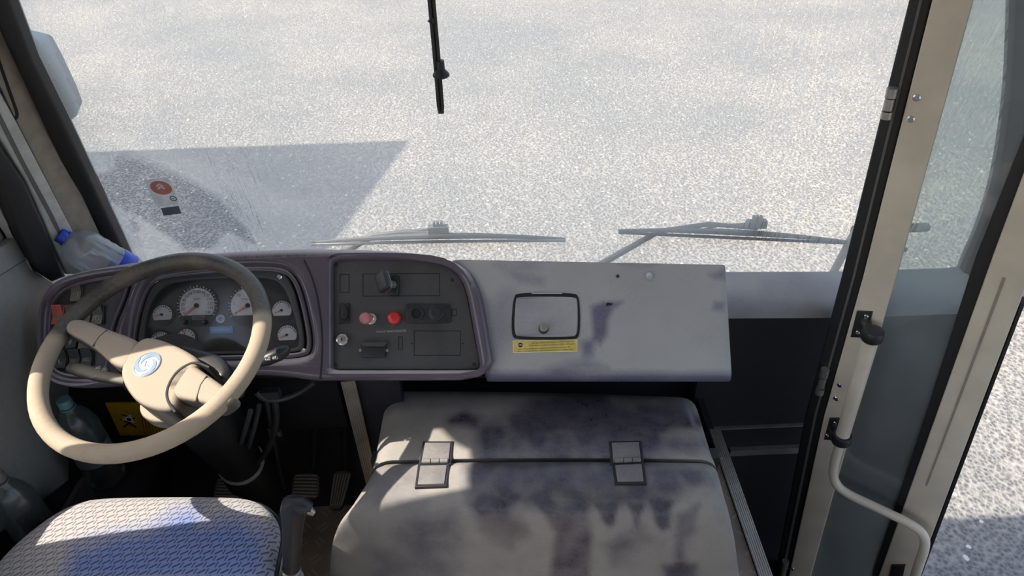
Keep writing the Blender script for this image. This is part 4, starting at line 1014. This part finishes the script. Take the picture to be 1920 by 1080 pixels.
# handrail
hr = thing('handrail', 'cream bent tube handrail clamped to the entrance door leaf', 'handrail', DL.wpx(1700, 1080, .05))
hh = .062
pts = [(1636,628),(1610,710),(1576,828),(1563,872),(1562,900),(1580,922),(1640,950),(1712,984),(1733,1003),(1735,1025),(1722,1060),(1700,1130)]
q = [DL.wpx(x, y, hh) for x, y in pts]; q = chaikin(q, 2, False); G().tube(q, .0135, 16).build('tube', 'beige', hr)
A = DL.wpx(1636, 628, hh); B = DL.wpx(1578, 822, hh); tdir = (A-B).normalized()
G().tube([A-tdir*.02, B+tdir*.01], .019, 16).build('sleeve', 'beige', hr)
for (x, y), Pt, quad in (((1622,605), A, [(1607,582),(1637,583),(1625,632),(1595,631)]), ((1564,803), B, [(1556,783),(1578,783),(1567,825),(1545,823)])):
    G().prism(DL, dpx(quad, .012), .011, .016, .001).build('clamp_plate', 'black', hr)
    G().tube([DL.wpx(x, y, .015), DL.wpx(x, y, .03), Pt], [.016, .012, .014], 12).build('clamp_arm', 'black', hr)
    G().lathe(Pt-tdir*.014, tdir, [(.025, 0), (.027, .004), (.027, .024), (.025, .029), (.018, .031)], 20).build('clamp_collar', 'black', hr)
    for xx, yy in ((quad[1][0]-13, quad[1][1]+10), (quad[2][0]-17, quad[2][1]-9)): screw(DL, xx, yy, .016, .006, hr, 'chrome', False)
p = dpx([(1672,1058),(1698,1058),(1690,1095),(1664,1095)], .012); G().prism(DL, p, .011, .02, .002).build('clamp_plate', 'black', hr)
# right windshield rubber and corner pillar
wr = [(1902,-60),(1898,60),(1892,180),(1872,320),(1842,425),(1800,515),(1790,560)]
inn = [WS.px(x, y, .01) for x, y in wr]; outp = [(min(a+.07, 1.335+.02), b) for a, b in inn]
struct(G().prism(WS, chaikin(inn, 2, False)+chaikin(outp, 2, False)[::-1], -.02, .02, .006).build('trim_8', 'rubber', None), 'black rubber seal along the right edge of the windshield')

# ------------------------------------------------------------------ things on and around the windshield
st = thing('windshield_sticker', 'white square sticker with a red disc on the windshield', 'sticker', WS.wpx(303, 365))
p = chaikin(pxs(WS, [(270,337),(316,331),(338,382),(294,389)], .001), 2, q=.12); G().prism(WS, p, .0002, .0012).build('backing', 'pearl', st, False)
a, b = WS.px(302, 352, .001); r = WS.px(323, 352, .001)[0]-a; G().prism(WS, circ(a, b, r*.95, 30, ry=r*.80), .0005, .0016).build('disc', 'salmon', st, False)
g = G(); 
for k in (0, 1): g.prism(WS, band([(a-r*.3, b-r*.12+k*r*.3), (a, b+r*.15+k*r*.3), (a+r*.3, b-r*.12+k*r*.3)], r*.14), .001, .002)
g.build('chevron', 'white', st, False)
a, b = WS.px(325, 372, .001); G().prism(WS, circ(a, b, r*.32, 20), .0005, .0018, 0, [circ(a, b, r*.22, 20)]).build('ring', 'cardgrey', st, False); G().prism(WS, circ(a, b, r*.08, 10), .0005, .0018).build('dot', 'cardgrey', st, False)
tag(G().prism(WS, pxs(WS, [(302,390),(335,386),(340,400),(307,404)], .001), .0002, .002).build('dark_rectangle', 'cardgrey', None, False), 'small dark grey rectangle on the windshield below the sticker', 'tag')  # flat dark grey rectangle just below the sticker

def wiper(label, blade, arm, noz, thick):
    t = thing('windshield_wiper', label, 'wiper', WS.wpx(*arm[0], -.03), 'windshield wipers')
    h = -.025
    bl = [WS.wpx(x, y, h) for x, y in blade]
    G().tube(bl, .0045, 8).build('rubber_edge', thick, t)
    n = len(bl)
    up = [b + WS.v*.016*math.sin(math.pi*(.06+.9*i/(n-1))) - WS.n*.006 for i, b in enumerate(bl)]
    G().tube(up, [.003+.006*math.sin(math.pi*i/(n-1)) for i in range(n)], 8).build('blade_frame', 'wallgrey', t)
    ar = [WS.wpx(x, y, h-.02) for x, y in arm]; G().tube(ar, [.010-.004*i/(len(ar)-1) for i in range(len(ar))], 8).build('arm', 'wallgrey', t)
    O = WS.wpx(*noz, h-.015); G().box(O, (.055, .02, .022)).build('blade_clip', 'wallgrey', t, False)
    g = G(); 
    for k in (-1, 0, 1): g.box(O+V((k*.010, 0, .018)), (.006, .012, .016))
    g.build('spray_nozzle', 'wallgrey', t, False)
    pts = [WS.wpx(x, y, h-.03) for x, y in ((noz[0]-100, noz[1]+12), (noz[0]-80, noz[1]+3), (noz[0]-30, noz[1]+2), (noz[0], noz[1]-5))]
    G().tube(chaikin(pts, 2, False), .0045, 8).build('washer_hose', 'wallgrey', t); return t
wiper('dusty pale windshield wiper parked above the binnacle', [(585+475*k/12, 459-8*k/12-2*math.sin(math.pi*k/12)) for k in range(13)], [(640,475),(700,442),(760,436),(815,438)], (822,430), 'alu')
wiper('dark windshield wiper crossing its arm above the storage box', [(1160+430*k/12, 436+20*(k/12)) for k in range(13)], [(1118,500),(1180,465),(1235,434),(1330,420),(1420,428)], (1418,420), 'rubber')
# toggle cord hanging in front of the windshield
cy = 1.25; tp = [onp(x, y, (0, cy, 0), (0, 1, 0)) for x, y in ((808,0),(818,100),(826,200))]
rod = thing('pull_cord', 'black looped cord with conical toggle hanging before the windshield', 'cord', tp[2])
upd = (tp[0]-tp[2]).normalized(); topc = tp[0]+upd*((2.33-tp[0].z)/upd.z)
off = V((.0034, 0, 0)); low = tp[2]-upd*.012
G().tube([topc-off, tp[1]-off, tp[2]-off, low, low+V((0, 0, -.0)), tp[2]+off, tp[1]+off, topc+off][:3]+[low-off*.6, low+off*.6]+[tp[2]+off, tp[1]+off, topc+off], .0036, 8).build('cord', 'rubber', rod)
c_ = onp(826, 128, (0, cy, 0), (0, 1, 0)); G().lathe(c_+upd*.014, -upd, [(.0075, 0), (.008, .016), (.015, .024), (.0155, .028), (.011, .031)], 18).build('toggle', 'rubber', rod)
c_ = onp(806, 35, (0, cy, 0), (0, 1, 0)); c3 = onp(815, 43, (0, cy, 0), (0, 1, 0)); G().tube([c_, c_.lerp(c3, .3), c3], [.007, .006, .006], 10).build('knot', 'rubber', rod)

# exterior mirror at the left front corner
MR = Frame((0, 1.95, 0), (1, 0, 0), (.25, -1, -.1))
mr = thing('exterior_mirror', 'blue grey exterior mirror housing beyond the left windshield edge', 'mirror', MR.wpx(70, 180))
p = chaikin(pxs(MR, [(-60,60),(75,84),(90,95),(146,212),(140,225),(112,240),(10,250),(-50,180)]), 1); G().prism(MR, p, -.07, .0, .012).build('housing', 'mirrorback', mr)
q = MR.wpx(20, 100, -.03); G().tube([q, q+V((.05, -.05, .5)), V((q.x+.25, 1.62, 2.2))], .014, 10).build('arm', 'black', mr)
# lower kerb mirror bracket seen through the door glass
br = thing('mirror_bracket', 'grey bar bracket outside the right front corner of the bus', 'bracket', WS.wpx(1700, 440, -.1))
for a_, b_, r_ in (((1600,432),(1738,426),.014), ((1590,458),(1698,468),.008)):
    G().tube([WS.wpx(*a_, -.08), WS.wpx(*b_, -.12)], r_, 8).build('bar', 'wallgrey', br)
q = WS.wpx(1605, 432, -.08); G().tube([q, V((q.x, 1.80, .50))], .012, 8).build('mount', 'wallgrey', br)

# ------------------------------------------------------------------ added unseen canopy (outside the frame; its shadow falls across the gravel)
Hn = 4.7; off = V((SUND.x, SUND.y, 0))*(Hn/-SUND.z)
K1 = onz(750, 265, GZ)-off; K0 = onz(600, 460, GZ)-off; dirn = (K1-K0).normalized(); side = V((-1, .02, 0))
nb = thing('shadow_blocker', 'added unseen canopy casting the dark straight edged shadow on the gravel', 'blocker', K1-dirn*4+side*3)
c_ = [K1, K1-dirn*8, K1-dirn*8+side*7, K1+side*7]
G().put([V((c.x, c.y, GZ+Hn+z)) for z in (0, .12) for c in c_], [(0, 1, 2, 3), (7, 6, 5, 4), (0, 4, 5, 1), (1, 5, 6, 2), (2, 6, 7, 3), (3, 7, 4, 0)]).build('roof', 'busbody', nb, False)
for s_, t_ in ((1.2, 1.2), (7, 1.2), (1.2, 6), (7, 6)):
    q = K1-dirn*s_+side*t_; G().tube([V((q.x, q.y, GZ)), V((q.x, q.y, GZ+Hn))], .07, 10).build('post', 'wallgrey', nb)
